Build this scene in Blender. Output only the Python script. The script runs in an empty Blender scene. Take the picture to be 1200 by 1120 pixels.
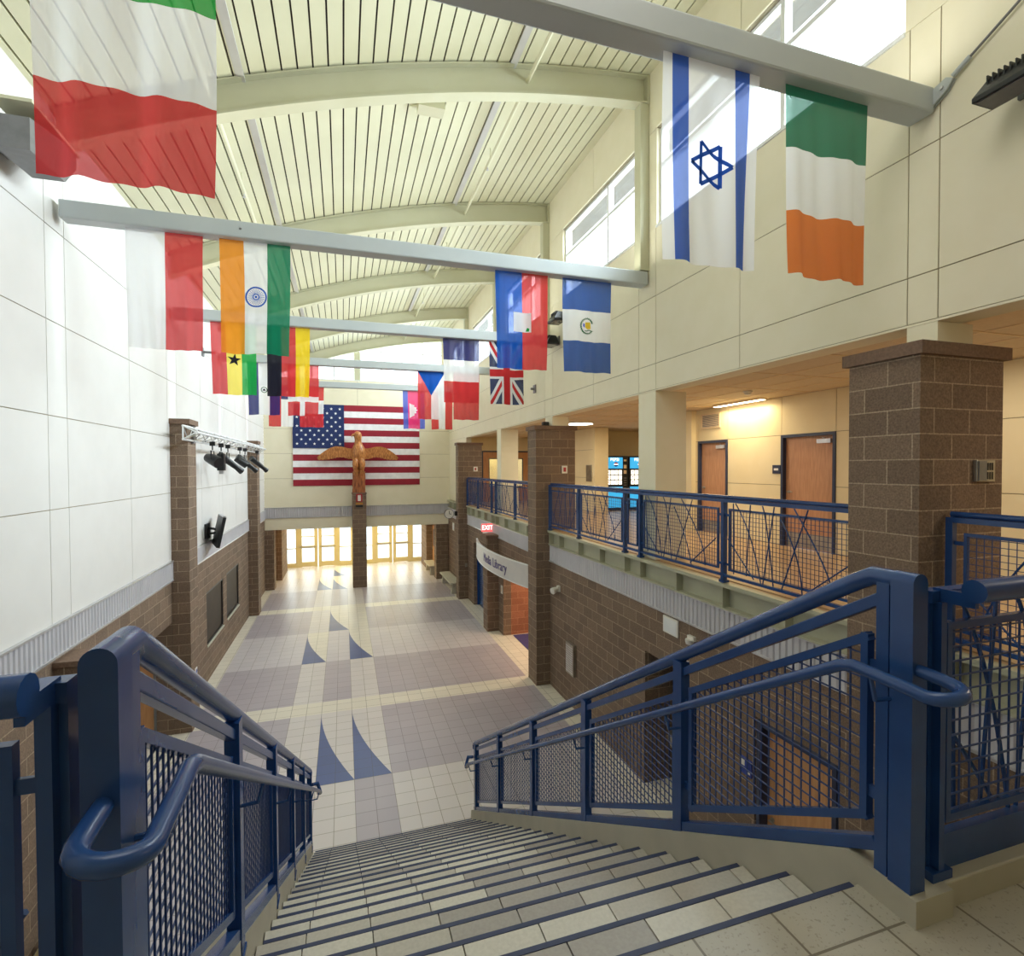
import bpy, math, random
from mathutils import Vector, Matrix
random.seed(7)
scene = bpy.context.scene
COL = scene.collection
PI = math.pi
sin, cos = math.sin, math.cos

# ------------------------------------------------------------------ materials
def lin(c):
    return tuple(((v / 255) / 12.92 if v / 255 <= 0.04045 else ((v / 255 + 0.055) / 1.055) ** 2.4) for v in c) + (1.0,)

MATS = {}
def base_mat(name, rgb, rough=0.6, metal=0.0, spec=None):
    m = bpy.data.materials.new(name); m.use_nodes = True
    b = m.node_tree.nodes['Principled BSDF']
    b.inputs['Base Color'].default_value = lin(rgb)
    b.inputs['Roughness'].default_value = rough
    b.inputs['Metallic'].default_value = metal
    if spec is not None: b.inputs['Specular IOR Level'].default_value = spec
    MATS[name] = m
    return m, m.node_tree.nodes, m.node_tree.links, b

def mix_rgb(N, L, fac, a, b):
    n = N.new('ShaderNodeMix'); n.data_type = 'RGBA'
    for sock, v in ((n.inputs[0], fac), (n.inputs[6], a), (n.inputs[7], b)):
        if hasattr(v, 'is_linked'): L.new(v, sock)
        else: sock.default_value = v
    return n.outputs[2]

def vary(name, rgb, rgb2, scale, rough=0.6, metal=0.0, bump=0.0, detail=3.0, lo=0.35, hi=0.65, stretch=None):
    m, N, L, b = base_mat(name, rgb, rough, metal)
    g = N.new('ShaderNodeNewGeometry'); t = N.new('ShaderNodeTexNoise')
    t.inputs['Scale'].default_value = scale; t.inputs['Detail'].default_value = detail
    if stretch:
        mp = N.new('ShaderNodeMapping'); mp.inputs['Scale'].default_value = stretch
        L.new(g.outputs['Position'], mp.inputs['Vector']); L.new(mp.outputs[0], t.inputs['Vector'])
    else:
        L.new(g.outputs['Position'], t.inputs['Vector'])
    r = N.new('ShaderNodeMapRange'); r.inputs['From Min'].default_value = lo; r.inputs['From Max'].default_value = hi
    L.new(t.outputs['Fac'], r.inputs['Value'])
    L.new(mix_rgb(N, L, r.outputs[0], lin(rgb), lin(rgb2)), b.inputs['Base Color'])
    if bump:
        bp = N.new('ShaderNodeBump'); bp.inputs['Strength'].default_value = bump; bp.inputs['Distance'].default_value = 0.004
        L.new(t.outputs['Fac'], bp.inputs['Height']); L.new(bp.outputs[0], b.inputs['Normal'])
    return m

def block(name, c1, c2, mortar, w=0.4064, h=0.2032, ms=0.0055, rough=0.9, zoff=0.0, uoff=0.0):
    """split-face masonry: courses in world space, u follows the wall"""
    m, N, L, b = base_mat(name, c1, rough)
    g = N.new('ShaderNodeNewGeometry')
    sp = N.new('ShaderNodeSeparateXYZ'); L.new(g.outputs['Position'], sp.inputs[0])
    sn = N.new('ShaderNodeSeparateXYZ'); L.new(g.outputs['True Normal'], sn.inputs[0])
    ab = N.new('ShaderNodeMath'); ab.operation = 'ABSOLUTE'; L.new(sn.outputs['Y'], ab.inputs[0])
    gt = N.new('ShaderNodeMath'); gt.operation = 'GREATER_THAN'; gt.inputs[1].default_value = 0.5; L.new(ab.outputs[0], gt.inputs[0])
    mx = N.new('ShaderNodeMix'); L.new(gt.outputs[0], mx.inputs[0]); L.new(sp.outputs['Y'], mx.inputs[2]); L.new(sp.outputs['X'], mx.inputs[3])
    au = N.new('ShaderNodeMath'); au.operation = 'ADD'; au.inputs[1].default_value = uoff; L.new(mx.outputs[0], au.inputs[0])
    az = N.new('ShaderNodeMath'); az.operation = 'ADD'; az.inputs[1].default_value = zoff; L.new(sp.outputs['Z'], az.inputs[0])
    cb = N.new('ShaderNodeCombineXYZ'); L.new(au.outputs[0], cb.inputs[0]); L.new(az.outputs[0], cb.inputs[1])
    br = N.new('ShaderNodeTexBrick'); br.inputs['Scale'].default_value = 1.0
    br.inputs['Brick Width'].default_value = w; br.inputs['Row Height'].default_value = h
    br.inputs['Mortar Size'].default_value = ms; br.inputs['Mortar Smooth'].default_value = 0.15; br.inputs['Bias'].default_value = 0.0
    br.inputs['Color1'].default_value = lin(c1); br.inputs['Color2'].default_value = lin(c2); br.inputs['Mortar'].default_value = lin(mortar)
    L.new(cb.outputs[0], br.inputs['Vector'])
    no = N.new('ShaderNodeTexNoise'); no.inputs['Scale'].default_value = 60; no.inputs['Detail'].default_value = 4
    L.new(g.outputs['Position'], no.inputs['Vector'])
    r = N.new('ShaderNodeMapRange'); r.inputs['From Min'].default_value = 0.3; r.inputs['From Max'].default_value = 0.7
    r.inputs['To Min'].default_value = 0.72; r.inputs['To Max'].default_value = 1.3; L.new(no.outputs['Fac'], r.inputs['Value'])
    v = N.new('ShaderNodeVectorMath'); v.operation = 'SCALE'; L.new(br.outputs['Color'], v.inputs[0]); L.new(r.outputs[0], v.inputs['Scale'])
    L.new(v.outputs[0], b.inputs['Base Color'])
    s = N.new('ShaderNodeMath'); s.operation = 'SUBTRACT'; L.new(no.outputs['Fac'], s.inputs[0]); L.new(br.outputs['Fac'], s.inputs[1])
    bp = N.new('ShaderNodeBump'); bp.inputs['Strength'].default_value = 0.55; bp.inputs['Distance'].default_value = 0.008
    L.new(s.outputs[0], bp.inputs['Height']); L.new(bp.outputs[0], b.inputs['Normal'])
    return m

def tile(name, c1, c2, grout, size=0.3025, ms=0.0044, rough=0.32, xo=0.0, yo=0.0, speck=0.0):
    m, N, L, b = base_mat(name, c1, rough)
    g = N.new('ShaderNodeNewGeometry')
    mp = N.new('ShaderNodeMapping'); mp.inputs['Location'].default_value = (xo, yo, 0); L.new(g.outputs['Position'], mp.inputs['Vector'])
    br = N.new('ShaderNodeTexBrick'); br.offset = 0.0; br.inputs['Scale'].default_value = 1.0
    br.inputs['Brick Width'].default_value = size; br.inputs['Row Height'].default_value = size
    br.inputs['Mortar Size'].default_value = ms; br.inputs['Mortar Smooth'].default_value = 0.1
    br.inputs['Color1'].default_value = lin(c1); br.inputs['Color2'].default_value = lin(c2); br.inputs['Mortar'].default_value = lin(grout)
    L.new(mp.outputs[0], br.inputs['Vector'])
    out = br.outputs['Color']
    if speck:
        no = N.new('ShaderNodeTexNoise'); no.inputs['Scale'].default_value = 90; no.inputs['Detail'].default_value = 2
        L.new(g.outputs['Position'], no.inputs['Vector'])
        r = N.new('ShaderNodeMapRange'); r.inputs['From Min'].default_value = 0.60; r.inputs['From Max'].default_value = 0.70
        r.inputs['To Max'].default_value = speck; L.new(no.outputs['Fac'], r.inputs['Value'])
        out = mix_rgb(N, L, r.outputs[0], out, lin((120, 112, 100)))
    L.new(out, b.inputs['Base Color'])
    return m

def glow(name, rgb, strength):
    m = bpy.data.materials.new(name); m.use_nodes = True
    b = m.node_tree.nodes['Principled BSDF']
    b.inputs['Base Color'].default_value = lin(rgb)
    b.inputs['Emission Color'].default_value = lin(rgb); b.inputs['Emission Strength'].default_value = strength
    MATS[name] = m
    return m

def cloth(name, rgb, trans=0.5, clear=0.16):
    """thin polyester: part diffuse, part light coming through, weave open enough to see a little through it"""
    m = bpy.data.materials.new(name); m.use_nodes = True
    N, L = m.node_tree.nodes, m.node_tree.links
    N.remove(N['Principled BSDF'])
    c = lin(rgb)
    d = N.new('ShaderNodeBsdfDiffuse'); d.inputs['Color'].default_value = c
    t = N.new('ShaderNodeBsdfTranslucent'); t.inputs['Color'].default_value = c
    p = N.new('ShaderNodeBsdfTransparent'); p.inputs['Color'].default_value = tuple(0.35 + 0.65 * v for v in c[:3]) + (1,)
    w = N.new('ShaderNodeTexNoise'); w.inputs['Scale'].default_value = 260
    bp = N.new('ShaderNodeBump'); bp.inputs['Strength'].default_value = 0.12; bp.inputs['Distance'].default_value = 0.001
    L.new(w.outputs['Fac'], bp.inputs['Height']); L.new(bp.outputs[0], d.inputs['Normal'])
    a = N.new('ShaderNodeMixShader'); a.inputs[0].default_value = trans
    L.new(d.outputs[0], a.inputs[1]); L.new(t.outputs[0], a.inputs[2])
    e = N.new('ShaderNodeMixShader'); e.inputs[0].default_value = clear
    L.new(a.outputs[0], e.inputs[1]); L.new(p.outputs[0], e.inputs[2])
    L.new(e.outputs[0], N['Material Output'].inputs['Surface'])
    MATS[name] = m
    return m

def glass(name, rgb, rough=0.02, clear=0.85):
    m = bpy.data.materials.new(name); m.use_nodes = True
    N, L = m.node_tree.nodes, m.node_tree.links
    N.remove(N['Principled BSDF'])
    t = N.new('ShaderNodeBsdfTransparent'); t.inputs['Color'].default_value = lin(rgb)
    g = N.new('ShaderNodeBsdfGlossy'); g.inputs['Roughness'].default_value = rough
    x = N.new('ShaderNodeMixShader'); x.inputs[0].default_value = 1 - clear
    L.new(t.outputs[0], x.inputs[1]); L.new(g.outputs[0], x.inputs[2]); L.new(x.outputs[0], N['Material Output'].inputs['Surface'])
    MATS[name] = m
    return m

vary('cream_paint', (235, 228, 202), (238, 231, 207), 3, 0.7)
vary('left_wall_white', (223, 220, 218), (220, 217, 215), 3, 0.7)  # whiter base colour than the cream walls, left wall only
vary('warm_paint', (226, 211, 172), (229, 215, 178), 3, 0.7)
vary('reveal', (150, 138, 112), (140, 130, 105), 5, 0.8)
block('brown_block', (130, 109, 92), (114, 95, 80), (168, 149, 128), zoff=0.11)
block('red_block', (164, 108, 82), (148, 95, 71), (186, 136, 104), zoff=0.11)
vary('cap_block', (130, 105, 88), (112, 90, 76), 40, 0.9, bump=0.5)
vary('rib_paint', (194, 192, 164), (198, 196, 170), 2, 0.5)
vary('beam_paint', (192, 198, 200), (186, 193, 196), 2, 0.36)
vary('fascia_paint', (178, 177, 155), (172, 171, 149), 3, 0.5)
vary('kerb_paint', (178, 172, 155), (170, 164, 148), 4, 0.55)
vary('deck_paint', (217, 215, 187), (212, 210, 181), 1.2, 0.45)
vary('conduit_paint', (204, 203, 200), (198, 197, 195), 3, 0.5)
vary('deck_gap', (58, 50, 42), (50, 44, 38), 5, 0.9)
vary('blue_steel', (34, 70, 126), (31, 64, 118), 6, 0.27)
vary('wire_steel', (40, 66, 120), (36, 60, 110), 6, 0.35)
vary('navy_trim', (46, 56, 84), (42, 50, 76), 6, 0.4)
vary('corrugated', (204, 202, 208), (196, 195, 202), 2, 0.4, 0.1)
vary('wood_door', (198, 150, 114), (180, 132, 98), 6, 0.42, stretch=(6, 6, 0.6), detail=4)
vary('oak_wood', (206, 154, 106), (190, 136, 88), 6, 0.42, stretch=(6, 6, 0.6), detail=4)
vary('carved_wood', (206, 140, 78), (150, 90, 44), 9, 0.4, bump=0.5, stretch=(3, 3, 0.9), detail=6)
vary('log_wood', (186, 112, 62), (118, 62, 32), 7, 0.6, bump=0.8, stretch=(3, 3, 0.5), detail=6)
vary('champagne', (226, 212, 168), (221, 207, 162), 3, 0.4)
vary('white_frame', (232, 234, 236), (226, 229, 232), 3, 0.4)
vary('aluminium', (215, 215, 218), (200, 200, 204), 8, 0.3, 0.6)
vary('stainless', (176, 172, 162), (160, 156, 148), 8, 0.28, 0.8)
vary('black_plastic', (24, 26, 30), (30, 32, 36), 10, 0.4)
vary('grey_metal', (128, 128, 130), (118, 118, 120), 10, 0.4, 0.4)
vary('white_plastic', (232, 230, 224), (224, 222, 216), 10, 0.45)
vary('concrete', (196, 192, 178), (182, 178, 164), 14, 0.8)
vary('asphalt_pale', (212, 216, 218), (208, 212, 214), 2, 0.9)
vary('ceiling_tile', (216, 200, 176), (210, 194, 170), 20, 0.9)
vary('grid_metal', (228, 206, 172), (222, 200, 166), 20, 0.6)
vary('balcony_floor', (186, 156, 118), (174, 144, 106), 2, 0.28)
vary('soft_purple', (70, 62, 116), (62, 56, 106), 20, 0.9)
vary('sign_panel', (206, 202, 200), (200, 197, 196), 4, 0.4)
vary('letter_purple', (96, 84, 140), (90, 78, 134), 10, 0.5)
vary('red_enamel', (170, 44, 50), (160, 40, 46), 10, 0.4)
vary('brass', (206, 150, 84), (190, 136, 72), 10, 0.35, 0.5)
vary('dark_lens', (96, 92, 96), (86, 82, 88), 8, 0.12)
vary('nosing', (50, 60, 92), (44, 54, 84), 20, 0.6)
vary('slab_grey', (150, 146, 134), (140, 136, 126), 6, 0.8)
GR = (142, 133, 118)
T = dict(xo=1.08, yo=-8.99)
tile('tile_beige', (214, 207, 206), (207, 200, 200), GR, **T)
tile('tile_light', (207, 200, 205), (200, 193, 199), (142, 133, 130), **T)
tile('tile_grey', (180, 171, 180), (173, 164, 174), (126, 118, 120), **T)
tile('tile_cream', (227, 220, 207), (220, 213, 201), GR, **T)
tile('tile_blue', (74, 92, 146), (70, 87, 138), (70, 78, 104), **T)
tile('tile_landing', (176, 170, 156), (168, 162, 149), (112, 104, 90), xo=1.10, yo=-0.30, speck=0.5, rough=0.4)
for nm, a, c in (('step_light', (200, 195, 184), (191, 186, 175)), ('step_mid', (182, 176, 166), (174, 168, 158)), ('step_dark', (160, 154, 147), (152, 146, 140))):
    vary(nm, a, c, 70, 0.4, detail=2)
vary('grout', (122, 112, 94), (112, 104, 88), 30, 0.9)
glass('clear_glass', (240, 246, 246), clear=0.9)
vary('dark_glass', (62, 52, 46), (54, 46, 41), 3, 0.45)
MATS['dark_glass'].node_tree.nodes['Principled BSDF'].inputs['Specular IOR Level'].default_value = 0.08
glow('lamp_white', (255, 240, 205), 9.0)
glow('lamp_disc', (255, 246, 225), 7.0)
glow('exit_red', (240, 90, 90), 1.3)
glow('exit_white', (255, 238, 236), 2.2)
glow('vend_blue', (52, 160, 216), 1.0)
glow('vend_white', (255, 250, 236), 1.5)
vary('vend_red', (206, 48, 44), (200, 44, 42), 9, 0.4)
vary('vend_navy', (40, 66, 160), (36, 60, 150), 9, 0.4)
FL = dict(white=(248, 249, 253), red=(216, 64, 68), green=(52, 166, 78), irish=(36, 120, 92), orange=(232, 124, 44), blue=(44, 92, 190),
          navy=(44, 50, 118), saffron=(250, 158, 48), indgreen=(30, 138, 102), haiblue=(28, 94, 196), royal=(44, 92, 176), yellow=(250, 216, 34), ghyellow=(252, 232, 92),
          black=(40, 40, 50), usred=(158, 36, 54), usblue=(34, 52, 104), pink=(236, 66, 130), leaf=(40, 96, 60), gold=(226, 190, 60), peri=(92, 108, 210), ghgreen=(34, 176, 78))
for k, v in FL.items(): cloth('flag_' + k, v, clear=0.06 if k == 'black' else 0.28 if k == 'white' else 0.22)
for k in ('white', 'blue', 'red', 'black', 'leaf', 'gold', 'peri', 'ghgreen', 'haiblue'): cloth('print_' + k, FL[k], 0.38 if k == 'blue' else 0.15, 0.03)
for k in ('usred', 'usblue', 'white'):
    vary('bunting_' + k, FL[k], tuple(int(x * 0.95) for x in FL[k]), 5, 0.85)

# ------------------------------------------------------------------ mesh building
ORG = {}
JR = random.Random(99)
class MB:
    def __init__(s): s.v = []; s.f = []; s.m = []; s.mats = []
    def mi(s, m):
        if m not in s.mats: s.mats.append(m)
        return s.mats.index(m)
    def face(s, pts, m):
        b = len(s.v); s.v += [tuple(p) for p in pts]; s.f.append(list(range(b, b + len(pts)))); s.m.append(s.mi(m)); return s
    def grid(s, rows, m, closed_u=False, cap=False):
        """rows of points -> quads"""
        b = len(s.v); n = len(rows[0]); k = s.mi(m)
        for r in rows: s.v += [tuple(p) for p in r]
        for i in range(len(rows) - 1):
            for j in range(n if closed_u else n - 1):
                j2 = (j + 1) % n
                s.f.append([b + i * n + j, b + i * n + j2, b + (i + 1) * n + j2, b + (i + 1) * n + j]); s.m.append(k)
        if cap:
            s.f.append([b + j for j in range(n)][::-1]); s.m.append(k)
            s.f.append([b + (len(rows) - 1) * n + j for j in range(n)]); s.m.append(k)
        return s
    def box(s, x0, y0, z0, x1, y1, z1, m):
        x0, x1 = sorted((x0, x1)); y0, y1 = sorted((y0, y1)); z0, z1 = sorted((z0, z1))
        e = JR.uniform(0.0001, 0.0007); x0 -= e; x1 += e; y0 -= e; y1 += e; z0 -= e; z1 += e   # no two faces fall in one plane
        b = len(s.v); k = s.mi(m)
        s.v += [(x0, y0, z0), (x1, y0, z0), (x1, y1, z0), (x0, y1, z0), (x0, y0, z1), (x1, y0, z1), (x1, y1, z1), (x0, y1, z1)]
        for q in ((3, 2, 1, 0), (4, 5, 6, 7), (0, 1, 5, 4), (1, 2, 6, 5), (2, 3, 7, 6), (3, 0, 4, 7)):
            s.f.append([b + i for i in q]); s.m.append(k)
        return s
    def prism(s, poly, axis, a, c, m):
        """poly in the plane across axis: x->(y,z), y->(x,z), z->(x,y)"""
        def P(p, t): return {'x': (t, p[0], p[1]), 'y': (p[0], t, p[1]), 'z': (p[0], p[1], t)}[axis]
        s.face([P(p, a) for p in poly], m); s.face([P(p, c) for p in poly][::-1], m)
        n = len(poly)
        for i in range(n):
            p, q = poly[i], poly[(i + 1) % n]
            s.face([P(p, a), P(p, c), P(q, c), P(q, a)], m)
        return s
    def bar(s, p, q, w, h, m, up=(0, 0, 1)):
        """rectangular bar from p to q, w across, h along up"""
        p, q, up = Vector(p), Vector(q), Vector(up)
        d = (q - p).normalized(); sd = d.cross(up)
        if sd.length < 1e-5: sd = d.cross(Vector((1, 0, 0)))
        sd.normalize(); u = sd.cross(d)
        rows = [[c + sd * (a * w / 2) + u * (b * h / 2) for a, b in ((-1, -1), (1, -1), (1, 1), (-1, 1))] for c in (p, q)]
        return s.grid(rows, m, True, True)
    def tube(s, pts, r, m, n=10, caps=True, rs=None):
        pts = [Vector(p) for p in pts]; rows = []; ref = None
        for i, p in enumerate(pts):
            d = ((pts[i] - pts[i - 1]).normalized() if i else Vector()) + ((pts[i + 1] - pts[i]).normalized() if i < len(pts) - 1 else Vector())
            d.normalize()
            if ref is None:
                ref = d.cross(Vector((0, 0, 1)))
                if ref.length < 1e-4: ref = d.cross(Vector((1, 0, 0)))
            ref = (ref - d * ref.dot(d)).normalized(); o = d.cross(ref)
            rr = rs[i] if rs else r
            if 0 < i < len(pts) - 1:
                c = (pts[i] - pts[i - 1]).normalized().dot(d); rr = rr / max(0.6, c) if c < 0.999 else rr
            rows.append([p + ref * (cos(2 * PI * k / n) * rr) + o * (sin(2 * PI * k / n) * rr) for k in range(n)])
        return s.grid(rows, m, True, caps)
    def lathe(s, c, prof, m, n=16, axis='z'):
        rows = []
        for r, h in prof:
            row = []
            for k in range(n):
                a = 2 * PI * k / n; u, v = r * cos(a), r * sin(a)
                row.append({'z': (c[0] + u, c[1] + v, c[2] + h), 'y': (c[0] + u, c[1] + h, c[2] + v), 'x': (c[0] + h, c[1] + u, c[2] + v)}[axis])
            rows.append(row)
        return s.grid(rows, m, True, True)
    def disc(s, c, r, m, axis='y', n=24, ry=None):
        ry = ry or r
        pts = []
        for k in range(n):
            a = 2 * PI * k / n; u, v = r * cos(a), ry * sin(a)
            pts.append({'y': (c[0] + u, c[1], c[2] + v), 'x': (c[0], c[1] + u, c[2] + v), 'z': (c[0] + u, c[1] + v, c[2])}[axis])
        return s.face(pts, m)
    def ring(s, c, r0, r1, m, n=32, y=None):
        rows = [[(c[0] + r * cos(2 * PI * k / n), c[1], c[2] + r * sin(2 * PI * k / n)) for k in range(n)] for r in (r0, r1)]
        return s.grid(rows, m, True)
    def build(s, name, parent=None, smooth=False, bevel=0.0, loc=None, xf=None):
        o3 = Vector(ORG.get(parent.name, (0, 0, 0))) if parent else Vector(loc or (0, 0, 0))
        me = bpy.data.meshes.new(name)
        vv = s.v if xf is None else [xf(p) for p in s.v]
        me.from_pydata([(p[0] - o3.x, p[1] - o3.y, p[2] - o3.z) for p in vv], [], s.f)
        for m in s.mats: me.materials.append(MATS[m])
        me.polygons.foreach_set('material_index', s.m)
        me.update()
        import bmesh
        bm = bmesh.new(); bm.from_mesh(me)
        bmesh.ops.remove_doubles(bm, verts=bm.verts, dist=1e-5) if smooth else None
        bmesh.ops.recalc_face_normals(bm, faces=bm.faces)
        bm.to_mesh(me); bm.free()
        if smooth:
            me.polygons.foreach_set('use_smooth', [True] * len(me.polygons))
            me.set_sharp_from_angle(angle=math.radians(38))
        ob = bpy.data.objects.new(name, me); COL.objects.link(ob)
        if parent:
            ob.parent = parent; ORG[ob.name] = tuple(o3)
        else:
            ob.location = o3; ORG[ob.name] = tuple(o3)
        if bevel:
            md = ob.modifiers.new('bevel', 'BEVEL'); md.width = bevel; md.segments = 2; md.limit_method = 'ANGLE'
        return ob

def tag(o, label, cat, group=None):
    o['label'] = label; o['category'] = cat; o['kind'] = 'thing'
    if group: o['group'] = group
    return o
def thing(name, label, cat, loc, group=None):
    o = bpy.data.objects.new(name, None); COL.objects.link(o); o.location = loc; o.empty_display_size = 0.1
    ORG[o.name] = tuple(loc)
    return tag(o, label, cat, group)
def struct(mb, name, parent=None, **k):
    o = mb.build(name, parent, **k)
    if parent is None: o['kind'] = 'structure'
    return o
def sroot(name, loc):
    o = bpy.data.objects.new(name, None); COL.objects.link(o); o.location = loc; ORG[o.name] = tuple(loc); o['kind'] = 'structure'; return o
def relabel(o, lab): o['label'] = lab; return o

def text_verts(body, size, depth=0.0):
    cu = bpy.data.curves.new('t', 'FONT'); cu.body = body; cu.size = size; cu.align_x = 'CENTER'; cu.align_y = 'CENTER'; cu.extrude = depth
    cu.resolution_u = 3
    ob = bpy.data.objects.new('t', cu); COL.objects.link(ob)
    dg = bpy.context.evaluated_depsgraph_get(); dg.update()
    me = bpy.data.meshes.new_from_object(ob.evaluated_get(dg))
    v = [tuple(x.co) for x in me.vertices]; f = [list(p.vertices) for p in me.polygons]
    bpy.data.objects.remove(ob); bpy.data.curves.remove(cu); bpy.data.meshes.remove(me)
    return v, f
def add_text(mb, body, size, fn, m, depth=0.0, sx=1.0):
    """fn maps flat (x, y, z) to world"""
    v, f = text_verts(body, size, depth); b = len(mb.v); k = mb.mi(m)
    mb.v += [fn(p[0] * sx, p[1], p[2]) for p in v]
    for q in f: mb.f.append([b + i for i in q]); mb.m.append(k)

# ------------------------------------------------------------------ numbers of the place
UP = 3.66                       # upper floor
BEAMY = [3.24, 7.52, 11.79, 16.0, 20.2]
RC = (6.783, -12.351, 23.769)   # roof arch: circle in x,z
def roof(x): return RC[1] + math.sqrt(RC[2] ** 2 - (x - RC[0]) ** 2)
YN = 1.38; TR = 0.2775; RS = UP / 22
def NL(y): return UP - (y - YN) * RS / TR
LW, RW, FW = -3.15, 4.68, 24.2
SX0, SX1 = -0.42, 1.70          # stair between kerbs

# ------------------------------------------------------------------ floors
mb = MB()
mb.box(-3.6, 0.4, -0.2, 9.6, 29.5, -0.004, 'tile_cream')
def fq(x0, x1, y0, y1, m, z=0.0): mb.face([(x0, y0, z), (x1, y0, z), (x1, y1, z), (x0, y1, z)], m)
L0, L1, L2, L3, L4 = -2.87, -1.08, -0.475, 0.13, 0.735; L5 = 4.235
for y0, y1, fl, a, b_, c, fr in ((0.4, 8.99, 'tile_light', 'tile_light', 'tile_beige', 'tile_grey', 'tile_beige'),
                                 (8.99, 11.64, 'tile_grey', 'tile_beige', 'tile_beige', 'tile_beige', 'tile_grey'),
                                 (12.22, 14.74, 'tile_grey', 'tile_beige', 'tile_grey', 'tile_beige', 'tile_grey'),
                                 (14.74, 17.47, 'tile_light', 'tile_cream', 'tile_light', 'tile_cream', 'tile_light'),
                                 (17.47, 20.14, 'tile_grey', 'tile_beige', 'tile_cream', 'tile_cream', 'tile_grey'),
                                 (20.72, 23.5, 'tile_grey', 'tile_beige', 'tile_grey', 'tile_beige', 'tile_grey'),
                                 (23.5, 26.3, 'tile_light', 'tile_cream', 'tile_cream', 'tile_beige', 'tile_light'),
                                 (26.3, 29.0, 'tile_beige', 'tile_beige', 'tile_cream', 'tile_beige', 'tile_beige')):
    for x0, x1, m in ((L0, L1, fl), (L1, L2, a), (L2, L3, b_), (L3, L4, c), (L4, L5, fr)): fq(x0, x1, y0, y1, m)
for y0, y1 in ((11.64, 12.22), (20.14, 20.72)): fq(L0, L5, y0, y1, 'tile_cream')
def sail(x0, x1, y0, y1):
    pts = [(x1, y0, 0.002), ]
    for k in range(1, 13):
        t = k / 12
        pts.append((x1 - (x1 - x0) * (1 - (1 - t) ** 1.75), y0 + (y1 - y0) * t, 0.002))
    pts.append((x0, y0, 0.002)); mb.face(pts, 'tile_blue')
for s_ in ((L2, L3, 8.99, 11.64), (L3, L4, 8.99, 11.64), (L1, L2, 14.74, 17.34), (L3, L4, 14.74, 17.40), (L2, L3, 17.49, 20.1), (L1, L2, 23.55, 26.0), (L2, L3, 23.5, 26.05), (L2, L3, 26.4, 28.4)): sail(*s_)
struct(mb, 'floor')
mb = MB(); mb.box(-12, 29.62, -0.3, 12, 60, -0.05, 'asphalt_pale'); struct(mb, 'floor_outside')
# landing and balcony slabs
mb = MB(); mb.box(-3.15, -4, UP - 0.3, 4.7, 1.37, UP - 0.001, 'slab_grey')
mb.face([(-3.15, -4, UP), (4.7, -4, UP), (4.7, 1.37, UP), (-3.15, 1.37, UP)], 'tile_landing'); struct(mb, 'floor_landing')
mb = MB(); mb.box(4.72, -4, UP - 0.28, 11, 24.2, UP, 'balcony_floor'); mb.box(4.62, 1.4, UP - 0.03, 4.72, 20.2, UP - 0.012, 'balcony_floor'); struct(mb, 'floor_balcony')

# ------------------------------------------------------------------ walls
def panels(mb, axis, pos, dep, ub, zb, m='cream_paint', holes=(), gap=0.011, back='reveal', clip=None):
    """sheet panels over a backing; axis x: wall in y,z at x=pos growing by dep"""
    for i in range(len(ub) - 1):
        for j in range(len(zb) - 1):
            u0, u1, z0, z1 = ub[i], ub[i + 1], zb[j], zb[j + 1]
            cu, cz = (u0 + u1) / 2, (z0 + z1) / 2
            if any(a < cu < b and c < cz < d for a, b, c, d in holes): continue
            g = gap / 2; s_ = 0.008 if dep > 0 else -0.008
            if axis == 'x':
                mb.box(pos, u0 + g, z0 + g, pos + s_, u1 - g, z1 - g, m); mb.box(pos + s_, u0, z0, pos + dep, u1, z1, back)
            else:
                mb.box(u0 + g, pos, z0 + g, u1 - g, pos + s_, z1 - g, m); mb.box(u0, pos + s_, z0, u1, pos + dep, z1, back)
# left wall: panels above, corrugated band, block below
mb = MB()
yb = [-4, -1.2, 1.0, 3.03, 3.45, 5.35, 7.25, 7.69, 9.66, 11.5, 12.1, 13.95, 15.79, 16.21, 18.1, 19.99, 20.41, 22.3, FW]
panels(mb, 'x', LW, -0.2, yb, [3.36, 4.66, 5.73, 6.81, 7.88, 9.36], 'left_wall_white')
struct(mb, 'wall_left')
def corrug(mb, axis, pos, out, u0, u1, z0, z1, pitch=0.09, m='corrugated'):
    n = max(1, int((u1 - u0) / pitch)); p = (u1 - u0) / n
    mb.box(*((pos + 0.0, u0, z0, pos - out * 0.03, u1, z1) if axis == 'x' else (u0, pos, z0, u1, pos - out * 0.03, z1)), m)
    for i in range(n):
        a = u0 + p * i + p * 0.18; b_ = a + p * 0.5
        if axis == 'x': mb.prism([(pos, a), (pos + out * 0.016, a + 0.012), (pos + out * 0.016, b_ - 0.012), (pos, b_)], 'z', z0 + 0.012, z1 - 0.012, m)
        else: mb.prism([(a, pos), (a + 0.012, pos + out * 0.016), (b_ - 0.012, pos + out * 0.016), (b_, pos)], 'z', z0 + 0.012, z1 - 0.012, m)
    for z in (z0, z1):
        if axis == 'x': mb.box(pos - out * 0.03, u0, z - 0.012, pos + out * 0.026, u1, z + 0.012, 'aluminium')
        else: mb.box(u0, pos - out * 0.03, z - 0.012, u1, pos + out * 0.026, z + 0.012, 'aluminium')
mb = MB(); corrug(mb, 'x', LW + 0.012, 1, -4, FW, 2.985, 3.35); struct(mb, 'trim_left_band')
mb = MB()
BK = 'brown_block'
for y0, y1, z0, z1 in ((0.4, 7.7, 0, 2.97), (7.7, 11.62, 2.17, 2.97), (11.62, 14.28, 0, 2.97), (14.28, 16.12, 0, 0.84), (14.28, 16.12, 2.14, 2.97), (16.12, 16.57, 0, 2.97),
                       (16.57, 18.36, 0, 0.86), (16.57, 18.36, 2.17, 2.97), (18.36, FW + .68, 0, 2.97)):
    mb.box(-3.155, y0, z0, -3.40, y1, z1, BK)
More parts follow.
